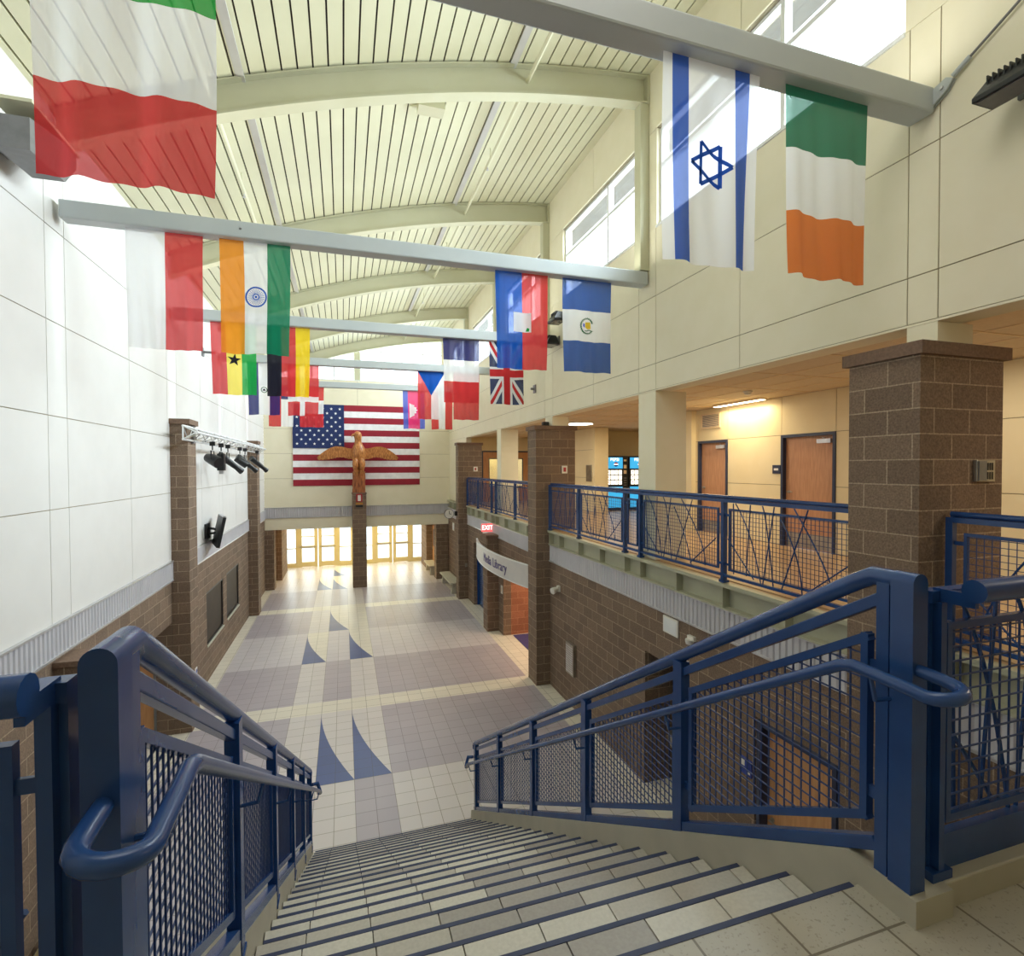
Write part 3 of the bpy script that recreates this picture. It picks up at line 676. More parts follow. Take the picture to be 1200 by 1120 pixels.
# eagle
t = thing('carved_eagle', 'carved wooden eagle with spread wings perched on a log above the brick column', 'statue', (0.65, 23.85, 4.07))
def loft(mb, rings, m, n=18, pw=2.0):
    rows = []
    for cx, cy, cz, rx, ry in rings:
        rows.append([(cx + rx * cos(2 * PI * k / n), cy + ry * sin(2 * PI * k / n), cz) for k in range(n)])
    mb.grid(rows, m, True, True)
EX, EY = 0.645, 23.82
mb = MB()
rr = random.Random(3); rings = []
for i in range(9): rings.append((EX + rr.uniform(-.012, .012), EY, 4.07 + i * 0.113, 0.27 + rr.uniform(-.012, .012), 0.21))
loft(mb, rings, 'log_wood'); mb.build('perch_log', t, smooth=True)
mb = MB()
loft(mb, [(EX, EY + .04, 4.95, .14, .10), (EX, EY + .03, 5.1, .19, .14), (EX, EY + .02, 5.3, .23, .17), (EX, EY, 5.48, .255, .20), (EX, EY - .02, 5.62, .275, .23), (EX, EY - .03, 5.78, .285, .24), (EX, EY - .03, 5.92, .275, .22), (EX - .005, EY - .02, 6.03, .24, .19), (EX - .01, EY - .02, 6.12, .19, .16),
          (EX - .015, EY - .02, 6.2, .155, .145), (EX - .02, EY - .03, 6.3, .14, .14), (EX - .025, EY - .04, 6.39, .145, .15), (EX - .03, EY - .05, 6.48, .165, .165), (EX - .035, EY - .05, 6.57, .165, .165), (EX - .035, EY - .05, 6.64, .14, .14), (EX - .035, EY - .04, 6.69, .09, .09), (EX - .035, EY - .04, 6.71, .03, .03)], 'carved_wood')
mb.build('body', t, smooth=True)
for s_ in (-1, 1):
    mb = MB(); loft(mb, [(EX + s_ * .13, EY - .16, 5.0, .06, .06), (EX + s_ * .135, EY - .19, 5.1, .10, .10), (EX + s_ * .14, EY - .21, 5.26, .125, .13), (EX + s_ * .135, EY - .20, 5.42, .12, .12), (EX + s_ * .13, EY - .16, 5.54, .07, .07)], 'carved_wood'); mb.build('leg', t, smooth=True)
    mb = MB()
    for k in (-1, 0, 1): mb.tube([(EX + s_ * .13 + k * .05, EY - .17, 5.05), (EX + s_ * .13 + k * .06, EY - .235, 5.0), (EX + s_ * .13 + k * .06, EY - .25, 4.87), (EX + s_ * .13 + k * .055, EY - .225, 4.80)], .022, 'carved_wood', 6, rs=[.024, .026, .022, .008])
    mb.build('talons', t, smooth=True)
mb = MB(); mb.tube([(EX - .16, EY - .12, 6.56), (EX - .23, EY - .15, 6.555), (EX - .275, EY - .16, 6.51), (EX - .275, EY - .16, 6.43)], .04, 'carved_wood', 8, rs=[.055, .045, .028, .006]); mb.build('beak', t, smooth=True)
mb = MB()
for s_ in (-1, 1): mb.lathe((EX - .03 + s_ * .075, EY - .185, 6.56), [(.004, -.012), (.02, 0), (.004, .012)], 'black_plastic', 8, 'y')
mb.build('eyes', t, smooth=True)
for s_ in (-1, 1):
    # leading edge and feather-fringed trailing edge
    top = [(0.20, 5.96), (0.45, 5.98), (0.70, 6.05), (0.95, 6.06), (1.15, 6.00), (1.35, 5.88), (1.55, 5.73), (1.70, 5.58)]
    low = [(0.20, 5.52), (0.42, 5.53), (0.64, 5.60), (0.86, 5.60), (1.05, 5.55), (1.25, 5.51), (1.45, 5.50), (1.66, 5.50)]
    mb = MB(); rows_f, rows_b = [], []
    n = 44
    def ip(P_, q):
        q = q * (len(P_) - 1); i = min(int(q), len(P_) - 2); a, b_ = P_[i], P_[i + 1]; fr = q - i
        return (a[0] + (b_[0] - a[0]) * fr, a[1] + (b_[1] - a[1]) * fr)
    for i in range(n + 1):
        q = i / n; a, b_ = ip(top, q), ip(low, q); fr = abs((q * 11) % 1 - 0.5)
        b_ = (b_[0], b_[1] - 0.06 * (0.5 - fr) * (0.3 + q)); rf, rb = [], []
        for j in range(7):
            w_ = j / 6; x_ = a[0] + (b_[0] - a[0]) * w_; z_ = a[1] + (b_[1] - a[1]) * w_
            dp = 0.05 * (1 - q * .6) * (1 - w_ * .7) + 0.012 * (0.5 - fr) * min(1, w_ * 2)
            sw = 0.10 * q
            rf.append((EX + s_ * x_, EY + 0.0 + sw - dp, z_)); rb.append((EX + s_ * x_, EY + sw + 0.03, z_))
        rows_f.append(rf + rb[::-1])
    mb.grid(rows_f, 'carved_wood', True, True); mb.build('wing', t, smooth=True)
t = thing('memorial_plaque', 'small red plaque with white card near the top of the eagle column', 'plaque', (0.64, 23.58, 3.7))
MB().box(0.52, 23.50, 3.68, 0.77, 23.533, 4.02, 'red_enamel').build('frame', t); MB().box(0.585, 23.493, 3.72, 0.71, 23.501, 3.97, 'white_plastic').build('card', t)
MB().box(0.50, 23.505, 3.56, 0.79, 23.548, 3.65, 'brass').build('brass_plate', t); MB().box(0.50, 23.51, 3.46, 0.79, 23.548, 3.54, 'black_plastic').build('name_plate', t)

# ------------------------------------------------------------------ staircase
t = thing('staircase', 'wide tiled staircase descending to the lower hall between blue railings', 'stairs', (0.63, 4.4, 0))
prof = [(YN - 0.01, UP - 0.012)]
for k in range(22):
    y, z = YN + k * TR, UP - k * RS
    prof += [(y, z - 0.012), (y, z - RS - 0.012)] if k < 21 else [(y, z - 0.012), (y, 0)]
poly = [(YN + 21 * TR, 0), (YN + 21 * TR - 0.55, 0), (YN - 0.01, UP - 0.62)] + [(YN - 0.01, UP - 0.012)] + prof[1:-1]
st = MB(); st.prism(poly, 'x', SX0, SX1, 'grout'); st.build('flight', t)
tl = MB(); rr = random.Random(11)
for k in range(22):
    y, z = YN + k * TR, UP - k * RS
    x = SX0 + 0.003; i = 0; run = 0; m = 'step_light'
    while x < SX1 - 0.02:
        x1 = min(-1.10 + 0.3025 * math.ceil((x + 1.10 + 0.02) / 0.3025), SX1 - 0.003)
        lane = -1.10 + 0.3025 * round((x1 + 1.10) / 0.3025)
        if run <= 0: m = rr.choice(['step_light', 'step_light', 'step_mid', 'step_dark', 'step_mid']); run = rr.choice([1, 2, 2, 3])
        run -= 1
        tl.box(x + 0.003, y + 0.002, z - RS, x1 - 0.003, y + 0.008, z - 0.03, 'step_mid')
        if k < 21: tl.box(x + 0.003, y + 0.008, z - RS - 0.012, x1 - 0.003, y + TR - 0.016, z - RS, m)
        x = x1
tl.build('tread_tiles', t)
for k in range(22):
    y, z = YN + k * TR, UP - k * RS
    n_ = MB(); n_.prism([(y - 0.014, z - 0.011), (y + 0.010, z - 0.011), (y + 0.010, z - 0.004), (y + 0.006, z + 0.002), (y - 0.014, z + 0.002)], 'x', SX0 + 0.03, SX1 - 0.02, 'nosing'); n_.build('nosing_strip', t)
YE = YN + 21 * TR
def kerb(x0, x1):
    k_ = MB()
    k_.prism([(1.174, UP - 0.3), (1.174, UP + 0.09), (1.42, UP + 0.09), (YE + 0.10, NL(YE) + 0.06), (YE + 0.16, 0.0), (YE - 0.55, 0.0), (YN - 0.01, UP - 0.62)], 'x', x0, x1, 'kerb_paint')
    return k_.build('kerb', t, bevel=0.006)
kerb(SX1 + 0.002, SX1 + 0.17); kerb(SX0 - 0.17, SX0 - 0.002)
for x0, x1, lab in ((SX1 + 0.172, 4.60, 'raised kerb under the landing railing that leads to the balcony'), (-3.13, SX0 - 0.172, 'raised kerb under the landing railing that leads to the white wall')):
    o = MB().box(x0, 1.20, UP - 0.3, x1, 1.37, UP + 0.09, 'kerb_paint').build('kerb', loc=(x0, 1.2, UP), bevel=0.006); tag(o, lab, 'kerb')

BS = 'blue_steel'
def rail_pts(dz, x, y0=1.36): return [(x, y0, UP + dz), (x, YN, UP + dz - 0.006), (x, YE + 0.02, NL(YE + 0.02) + dz)]
def stair_rail(sgn, lab):
    """sgn +1: railing on the balcony side, inner face at x=1.709"""
    xi = 1.709 if sgn > 0 else -0.418
    xc = xi + sgn * 0.0325; W = 0.065
    t = thing('stair_railing', lab, 'railing', (xc, 4.2, NL(4.2)), 'railings along the staircase')
    X = lambda a: xi + sgn * a
    zt = 4.745
    # newel: thick slab with round head, slim post behind a slot
    nw = MB(); n = 12
    prof = [(X(0), UP + 0.09)] + [(xc - sgn * 0.0325 * cos(PI * k / n), zt + 0.0325 * sin(PI * k / n)) for k in range(n + 1)] + [(X(W), UP + 0.09)]
    nw.prism(prof, 'y', 1.198, 1.272, BS); nw.build('newel_post', t, smooth=True)
    p2 = MB(); p2.box(X(0.004), 1.279, UP + 0.09, X(W - 0.004), 1.322, zt, BS)
    for z in (UP + 0.25, UP + 0.55, UP + 0.85): p2.box(X(0.012), 1.268, z, X(W - 0.012), 1.282, z + 0.05, BS)
    p2.build('newel_backing', t)
    MB().tube([(xc, 1.205, zt), (xc, 1.35, zt), (xc, YN + 0.03, zt - 0.03), (xc, YE - 0.02, NL(YE) + 1.075), (xc, YE + 0.03, NL(YE) + 1.03), (xc, YE + 0.032, NL(YE) + 0.98)], 0.0315, BS, 16).build('top_rail', t, smooth=True)
    a, b_ = 1.32, YE
    def sl(y0, y1, off, w, h, nm): return MB().bar((xc, y0, NL(y0) + off if y0 > YN else NL(y0) + off), (xc, y1, NL(y1) + off), w, h, BS).build(nm, t, bevel=0.004)
    sl(a + 0.0, b_, 0.978, 0.04, 0.040, 'middle_rail')
    sl(a + 0.0, b_, 0.140, 0.055, 0.045, 'bottom_rail')
    PY = [2.435 + 1.18 * k for k in range(5)]
    PY[4] = 7.13
    for y in PY:
        p = MB(); p.box(X(0), y - 0.037, NL(y) + 0.045, X(0.014), y + 0.037, NL(y) + 1.045, BS); p.box(X(0.014), y - 0.030, NL(y) + 0.045, X(W - 0.008), y - 0.006, NL(y) + 1.045, BS); p.box(X(0.014), y + 0.006, NL(y) + 0.045, X(W - 0.008), y + 0.030, NL(y) + 1.045, BS)
        p.box(X(-0.004), y - 0.05, NL(y) + 0.035, X(W), y + 0.05, NL(y) + 0.055, BS); p.build('post', t)
    ys = [1.322] + PY
    for i in range(5):
        y0, y1 = ys[i] + 0.055, ys[i + 1] - 0.09
        if i == 0: y0 = 1.375
        top, bot = 0.862, 0.238
        fr = MB()
        fr.bar((xc, y0 - .012, NL(y0 - .012) + top), (xc, y1 + .012, NL(y1 + .012) + top), 0.03, 0.030, BS); fr.bar((xc, y0 - .012, NL(y0 - .012) + bot), (xc, y1 + .012, NL(y1 + .012) + bot), 0.03, 0.030, BS)
        fr.box(xc - 0.0155, y0 - 0.013, NL(y0) + bot - .014, xc + 0.0155, y0 + 0.013, NL(y0) + top + .014, BS); fr.box(xc - 0.0155, y1 - 0.013, NL(y1) + bot - .014, xc + 0.0155, y1 + 0.013, NL(y1) + top + .014, BS)
        for yy, d_ in ((y0, -0.06), (y1, 0.06)):
            for z in (0.77, 0.33): fr.box(xc - 0.006, yy, NL(yy) + z - 0.02, xc + 0.006, yy + d_, NL(yy) + z + 0.02, BS)
        p = fr.build('panel_frame', t)
        w = MB(); g = 0.0425; wr = 0.0021
        yy = y0 + g / 2
        while yy < y1:
            w.box(xc - wr, yy - wr, NL(yy) + bot, xc + wr, yy + wr, NL(yy) + top, 'wire_steel'); yy += g
        z = math.ceil((NL(y1) + bot) / g) * g
        while z < NL(y0) + top:
            # where the level wire runs inside the slanted frame
            ya = YN + (UP + bot - z) * TR / RS; ybm = YN + (UP + top - z) * TR / RS
            ya, ybm = max(y0, ya), min(y1, ybm)
            if ybm - ya > 0.01: w.box(xc - wr - 0.004, ya, z - wr, xc + wr - 0.004, ybm, z + wr, 'wire_steel')
            z += g
        w.build('wire_mesh', p)
    # handrail on the stair side with a looped return at the head
    xh = xi - sgn * 0.085; zh = UP + 0.79
    pts = [(xi + sgn * 0.03, 1.2, zh + 0.02), (xi + sgn * 0.03, 1.13, zh + 0.016)]
    for k in range(9):
        a_ = PI * k / 8; cx, rr_ = (xi + sgn * 0.03 + xh) / 2, abs(xi + sgn * 0.03 - xh) / 2
        pts.append((cx + sgn * rr_ * cos(a_), 1.098 - rr_ * sin(a_) * 0.9, zh + 0.012 - 0.02 * k / 8))
    pts += [(xh, 1.14, zh - 0.004), (xh, 1.33, zh + 0.004), (xh, 1.38, zh - 0.012), (xh, YE - 0.05, NL(YE - 0.05) + 0.785), (xh, YE + 0.03, NL(YE) + 0.74), (xh, YE + 0.05, NL(YE) + 0.78), (xi - sgn * 0.06, YE + 0.05, NL(YE) + 0.86), (xi - sgn * 0.005, YE - 0.0, NL(YE) + 0.88)]
    hr = MB().tube(pts, 0.0205, BS, 12).build('handrail', t, smooth=True)
    for y in [1.29] + PY:
        br_ = MB(); z = NL(y) + 0.75 if y > 1.4 else zh - 0.035
        br_.tube([(xi - sgn * 0.0, y - 0.02, z - 0.06), (xh + sgn * 0.02, y - 0.02, z - 0.055), (xh, y - 0.02, z + 0.02)], 0.007, BS, 6); br_.build('bracket', hr)
stair_rail(1, 'blue mesh stair railing on the balcony side of the stairs')
stair_rail(-1, 'blue mesh stair railing on the white wall side of the stairs')

# rods that cross the guard panels: (u, v) from panel top corner, v down
RODS = [[(.06, .0), (.075, .97)], [(.09, .0), (.21, .42), (.31, 1.0)], [(.235, .0), (.195, .95)], [(.34, .0), (.40, .33), (.435, 1.0)], [(.43, .0), (.335, 1.0)], [(.58, .0), (.82, .58), (.88, .95)], [(.49, .14), (.60, .55), (.68, 1.0)], [(.70, .0), (.485, 1.0)], [(.0, .5), (.27, .97)], [(1.0, .52), (.70, .97)]]
def guard_bay(t, P, L_, z0, z1, seed, inset=.07):
    """P(s, z, off) -> point; bay from s=0 to L_; frame with wire mesh plus crossing rods"""
    a, b_ = inset, L_ - inset; f0, f1 = z0 + 0.05, z1 - 0.07
    def bx(mb, s0, s1, za, zb, d0, d1, m):
        p, q = P(s0, za, d0), P(s1, zb, d1); mb.box(*p, *q, m)
    fr = MB()
    for s0, s1, za, zb in ((a, b_, f0, f0 + .025), (a, b_, f1 - .025, f1), (a, a + .022, f0 + .025, f1 - .025), (b_ - .022, b_, f0 + .025, f1 - .025)): bx(fr, s0, s1, za, zb, -.012, .012, BS)
    for s0, s1 in ((0.0, a), (b_, L_)):
        for z in (f0 + 0.06, f1 - 0.1): bx(fr, s0, s1, z, z + .03, -.005, .005, BS)
    p = fr.build('panel_frame', t)
    w = MB(); g = 0.0508; s_ = a + g * .6
    while s_ < b_ - .02: bx(w, s_ - .0022, s_ + .0022, f0, f1, -.0022, .0022, 'wire_steel'); s_ += g
    z = f0 + g * .7
    while z < f1 - .02: bx(w, a, b_, z - .0022, z + .0022, .001, .005, 'wire_steel'); z += g
    w.build('wire_mesh', p)
    rr = random.Random(seed); flip = rr.random() < .5
    if L_ > 0.7:
        for rod in RODS:
            pts = []
            for u, v in rod:
                u = 1 - u if flip else u; u = min(1, max(0, u + rr.uniform(-.02, .02)))
                pts.append(P(a + (b_ - a) * u, z1 - (z1 - z0) * v, -.02))
            if len(pts) == 3:
                q = []
                for k in range(9):
                    s2 = k / 8; q.append(tuple((1 - s2) ** 2 * pts[0][c] + 2 * s2 * (1 - s2) * (2 * pts[1][c] - (pts[0][c] + pts[2][c]) / 2) + s2 ** 2 * pts[2][c] for c in range(3)))
                pts = q
            MB().tube(pts, .0075, BS, 6).build('rod', t)
def guard(lab, P, L_, posts, z0=UP, h=1.07, pw=.05, base='bar', grp='guard railings of the upper level', ends=True, tube_off=.05, tube0=0.0, tube1=0.0, tr=.024, inset=.07):
    t = thing('guard_railing', lab, 'railing', P(L_ / 2, z0, 0), grp)
    def bx(mb, s0, s1, za, zb, d0, d1, m): mb.box(*P(s0, za, d0), *P(s1, zb, d1), m); return mb
    bx(MB(), 0, L_, z0 + h - .055, z0 + h - .015, -.022, .022, BS).build('top_bar', t)
    bx(MB(), 0, L_, z0 + .075, z0 + .11, -.02, .02, BS).build('bottom_rail', t) if base == 'bar' else None
    MB().tube([P(tube0, z0 + h + .005, tube_off), P(L_ - tube1, z0 + h + .005, tube_off)], tr, BS, 14).build('handrail', t, smooth=True)
    for s_ in posts:
        p = MB(); bx(p, s_ - pw / 2, s_ + pw / 2, z0 + .02, z0 + h - .05, -.03, .012, BS); bx(p, s_ - .012, s_ + .012, z0 + .02, z0 + h - .05, .012, .04, BS)
        bx(p, s_ - .045, s_ + .045, z0 + .0, z0 + .03, -.04, .045, BS); sb = tube0 + .014 if (s_ == posts[0] and tube_off > .1) else s_; bx(p, sb - .008, sb + .008, z0 + h - .05, z0 + h - .008, .0, tube_off, BS); p.build('post', t)
    for i in range(len(posts) - 1):
        s0, s1 = posts[i] + pw / 2, posts[i + 1] - pw / 2
        guard_bay(t, lambda s, z, d, s0=s0: P(s0 + s, z, d), s1 - s0, z0 + .11, z0 + h - .06, len(lab) * 7 + i, inset)
    return t
GX = 4.59
guard('blue balcony railing in front of the corridor doors and vending machines', lambda s, z, d: (GX + d, 3.64 + s, z), 7.93 - 0.04, [0.03, 1.92, 3.89, 4.39, 6.25, 7.84])
guard('blue balcony railing beyond the brick column with the cap light', lambda s, z, d: (GX + d, 12.17 + s, z), 7.98, [0.03, 1.95, 3.91, 4.41, 6.25, 7.95])
guard('blue balcony railing beside the big block column, behind the landing', lambda s, z, d: (GX + d, 2.96 - s, z), 1.58, [0.03, 1.54])
def landing_guard(lab, sgn, x0, L_):
    P = lambda s, z, d: (x0 + sgn * s, 1.255 - d, z)
    t = guard(lab, P, L_, [0.03] + [0.03 + (L_ - .06) * k / max(1, round(L_ / 1.3)) for k in range(1, max(1, round(L_ / 1.3)) + 1)], UP + .09, 0.972, .055, 'plate', tube_off=.125, tube0=.03 if sgn > 0 else .012, tr=.037, inset=.035)
    MB().box(*P(0, UP + .09, -.02), *P(L_, UP + .21, .01), BS).build('toe_plate', t)
landing_guard('dark blue landing railing running toward the balcony at the stair head', 1, 1.845, 2.66)
landing_guard('dark blue landing railing running toward the white wall at the stair head', -1, -0.515, 2.60)

# fascia beam of the balcony with stiffeners
for a, b_, ys, lab in ((3.62, 11.55, [3.7, 4.57, 5.57, 6.55, 7.53, 8.03, 8.95, 9.89, 10.9, 11.5], 'sage green edge beam under the railing beside the corridor doors'),
                       (12.15, 20.17, [12.2, 13.1, 14.1, 15.1, 16.08, 16.58, 17.5, 18.42, 19.3, 20.1], 'sage green edge beam above the curved white sign'),
                       (1.40, 2.97, [1.45, 2.2, 2.9], 'sage green edge beam beside the big block column near the landing'), (20.64, FW - .02, [20.7, 21.7, 22.7, 23.7], 'sage green edge beam above the wall clock')):
    t = thing('edge_beam', lab, 'beam', (4.66, (a + b_) / 2, 3.3), 'balcony edge beams')
    w = MB(); w.box(4.685, a, 3.335, 4.715, b_, 3.60, 'fascia_paint'); w.build('web', t)
    w = MB(); w.box(4.555, a, 3.60, 4.75, b_, 3.625, 'fascia_paint'); w.build('top_flange', t)
    w = MB(); w.box(4.57, a, 3.315, 4.75, b_, 3.335, 'fascia_paint'); w.build('bottom_flange', t)
    for y in ys: MB().box(4.575, y - .008, 3.335, 4.685, y + .008, 3.60, 'fascia_paint').build('stiffener', t)
MB().box(4.556, 1.4, 3.626, 4.66, 24.1, 3.650, 'fascia_paint').build('trim_balcony_edge')['kind'] = 'structure'

# ------------------------------------------------------------------ upper corridor
CX = 7.75
mb = MB()
zb = [UP, 4.78, 5.70, 6.41]
panels(mb, 'x', CX, 0.15, [-4, 0, 2.6, 5.2, 6.70, 7.84, 9.28, 10.25, 10.9], zb, 'warm_paint', holes=[(6.70, 7.84, UP, 5.70), (9.28, 10.25, UP, 5.70)])
panels(mb, 'x', CX, 0.15, [15.5, 17.2, 19.4, 21.9], zb, 'warm_paint')
mb.box(CX - .12, 10.34, UP, CX - .001, 10.95, 6.41, 'warm_paint')
mb.box(CX + .008, 15.494, UP, 8.24, 15.65, 6.41, 'warm_paint'); mb.box(8.18, 15.65, UP, 8.24, 16.9, 6.41, 'warm_paint')
mb.box(8.24, 16.9, UP, 11, 17.05, 6.41, 'warm_paint'); mb.box(10.8, 10.8, UP, 11, 17, 6.41, 'warm_paint'); mb.box(CX + .155, 10.79, UP, 10.79, 10.95, 6.41, 'warm_paint')
mb.box(4.98, 21.9, UP, 5.60, 22.05, 6.41, 'warm_paint'); mb.box(6.62, 21.9, UP, 6.86, 22.05, 6.41, 'warm_paint'); mb.box(5.60, 21.9, 5.84, 7.9, 22.05, 6.41, 'warm_paint'); mb.box(7.84, 21.9, UP, 7.9, 22.05, 6.41, 'warm_paint')
mb.box(5, 23.3, UP, 8, 23.4, 6.41, 'warm_paint')
struct(mb, 'wall_corridor')
mb = MB(); mb.box(4.98, -4, 6.42, 11, 23.4, 6.5, 'ceiling_tile')
x = 5.3
while x < 8: mb.box(x - .012, -4, 6.412, x + .012, 21.9, 6.42, 'grid_metal'); x += .61
y = -3.8
while y < 21.9: mb.box(4.98, y - .012, 6.411, 8, y + .012, 6.42, 'grid_metal'); y += 1.22
struct(mb, 'ceiling_corridor')
def hall_door(idx, y0, y1, x, z0, zt, wood='wood_door', plate=True, closer=True, dep=.10):
    r = sroot('door_%d' % idx, (x, (y0 + y1) / 2, z0)); w = .05
    f = MB()
    for a in ((y0, z0, y0 + w, zt), (y1 - w, z0, y1, zt), (y0, zt - w, y1, zt)): f.box(x - .02, a[0], a[1], x + dep + .02, a[2], a[3], 'navy_trim')
    f.build('door_frame', r)
    l = MB().box(x + dep - .04, y0 + w, z0 + .008, x + dep, y1 - w, zt - w, wood).build('door_leaf', r)
    h = MB(); h.lathe((x + dep - .04, y1 - w - .08, z0 + 1.0), [(.028, -.01), (.028, 0)], 'stainless', 12, 'x'); h.tube([(x + dep - .05, y1 - w - .08, z0 + 1.0), (x + dep - .09, y1 - w - .08, z0 + 1.0), (x + dep - .09, y1 - w - .19, z0 + 1.0)], .009, 'stainless', 8); h.build('door_handle', l)
    if plate: MB().box(x + dep - .044, y0 + w + .02, z0 + .02, x + dep - .04, y1 - w - .02, z0 + .27, 'stainless').build('kick_plate', l)
    if closer:
        c = MB(); c.box(x + dep - .10, y0 + w + .06, zt - w - .13, x + dep - .04, y0 + w + .33, zt - w - .06, 'aluminium'); c.bar((x + dep - .07, y0 + w + .2, zt - w - .05), (x + dep - .02, y0 + w + .30, zt - w - .025), .02, .012, 'aluminium'); c.build('door_closer', l)
    return r
hall_door(1, 6.70, 7.84, CX, UP, 5.70); hall_door(2, 9.28, 10.25, CX, UP, 5.70)
hall_door(3, 3.96, 5.02, 4.64, 0, 2.14, 'oak_wood', False, False, .14)
def end_door(idx, x0, x1, lite):
    r = sroot('door_%d' % idx, ((x0 + x1) / 2, 21.9, UP)); y = 21.9; w = .05; zt = 5.84
    f = MB()
    for a in ((x0, UP, x0 + w, zt), (x1 - w, UP, x1, zt), (x0, zt - w, x1, zt)): f.box(a[0], y - .02, a[1], a[2], y + .1, a[3], 'navy_trim')
    f.build('door_frame', r)
    l = MB(); a, b_ = lite
    for q in ((x0 + w, UP, a, zt - w), (b_, UP, x1 - w, zt - w), (a, 5.52, b_, zt - w), (a, UP, b_, 4.3)): l.box(q[0], y + .02, q[1], q[2], y + .06, q[3], 'oak_wood')
    l = l.build('door_leaf', r)
    g = MB()
    for q in ((a, 4.3, a + .03, 5.52), (b_ - .03, 4.3, b_, 5.52), (a, 5.49, b_, 5.52), (a, 4.3, b_, 4.33)): g.box(q[0], y + .01, q[1], q[2], y + .07, q[3], 'navy_trim')
    g.build('window_trim', l); MB().box(a + .03, y + .038, 4.33, b_ - .03, y + .042, 5.49, 'clear_glass').build('pane', l)
end_door(4, 5.64, 6.60, (5.95, 6.45)); end_door(5, 6.88, 7.82, (7.0, 7.5))
# door in the alcove under the white wall
r = sroot('door_6', (-4.0, 11.6, 0)); MB().box(-4.5, 11.585, 0, -3.46, 11.618, 2.12, 'oak_wood').build('door_leaf', r)
f = MB(); f.box(-4.56, 11.57, 0, -4.5, 11.62, 2.17, 'grey_metal'); f.box(-3.47, 11.57, 0, -3.44, 11.62, 2.17, 'grey_metal'); f.box(-4.56, 11.57, 2.12, -3.44, 11.62, 2.17, 'grey_metal'); f.build('door_frame', r)

t = thing('air_grille', 'square wall air grille above the narrow corridor door', 'vent', (CX, 9.82, 5.97))
f = MB()
for a in ((9.5, 5.97, 10.13, 6.0), (9.5, 6.27, 10.13, 6.3), (9.5, 5.97, 9.53, 6.3), (10.1, 5.97, 10.13, 6.3)): f.box(CX - .025, a[0], a[1], CX - .003, a[2], a[3], 'grid_metal')
f.build('frame', t); f = MB().box(CX - .008, 9.53, 6.0, CX - .003, 10.1, 6.27, 'grey_metal')
for k in range(9): f.box(CX - .02, 9.53, 6.01 + k * .03, CX - .006, 10.1, 6.018 + k * .03, 'grid_metal')
f.build('louvers', t)
t = thing('room_sign', 'small dark room sign with white name strip beside the wider corridor door', 'sign', (CX, 7.95, 5.0))
MB().box(CX - .015, 7.86, 4.99, CX - .002, 8.04, 5.15, 'navy_trim').build('plate', t); MB().box(CX - .018, 7.90, 5.05, CX - .014, 8.0, 5.09, 'white_plastic').build('name_strip', t)
t = thing('smoke_detector', 'small round smoke detector on the corridor ceiling', 'smoke detector', (6.62, 7.44, 6.41))
MB().lathe((6.62, 7.44, 6.35), [(.03, 0), (.05, .01), (.055, .035), (.075, .045), (.075, .065)], 'white_plastic', 16).build('body', t, smooth=True)
t = thing('cove_light', 'glowing strip light along the corridor wall above the doors', 'light', (7.55, 8.74, 6.41))
MB().box(7.46, 8.06, 6.385, 7.62, 9.42, 6.42, 'grid_metal').build('housing', t); MB().box(7.48, 8.08, 6.378, 7.60, 9.40, 6.386, 'lamp_white').build('diffuser', t)
t = thing('ceiling_lamp', 'large round glowing lamp on the corridor ceiling', 'light', (6.54, 14.05, 6.41))
MB().lathe((6.54, 14.05, 6.375), [(.40, 0), (.42, .02), (.42, .045)], 'white_plastic', 28).build('rim', t, smooth=True); MB().lathe((6.54, 14.05, 6.368), [(.38, 0), (.39, .008)], 'lamp_disc', 28).build('diffuser', t)
t = thing('ceiling_lamp', 'small round recessed ceiling fitting above the landing end of the corridor', 'light', (5.9, 2.2, 6.41))
MB().lathe((5.9, 2.2, 6.395), [(.20, 0), (.24, .01), (.24, .03)], 'grid_metal', 24).build('rim', t, smooth=True); MB().lathe((5.9, 2.2, 6.393), [(.17, 0), (.18, .004)], 'dark_lens', 24).build('diffuser', t)
o = MB().box(CX - .19, 10.55, 5.96, CX - .121, 10.68, 6.08, 'white_plastic').build('wall_unit', loc=(CX - .15, 10.6, 5.96), bevel=.01); tag(o, 'small white alarm unit on the corridor pier near the ceiling', 'alarm')
o = MB().box(CX - .03, 15.68, 4.66, CX - .003, 16.08, 5.2, 'stainless').build('metal_plate', loc=(CX, 15.9, 4.66), bevel=.006); tag(o, 'stainless wall panel on the brightly lit corridor wall by the vending machines', 'panel')
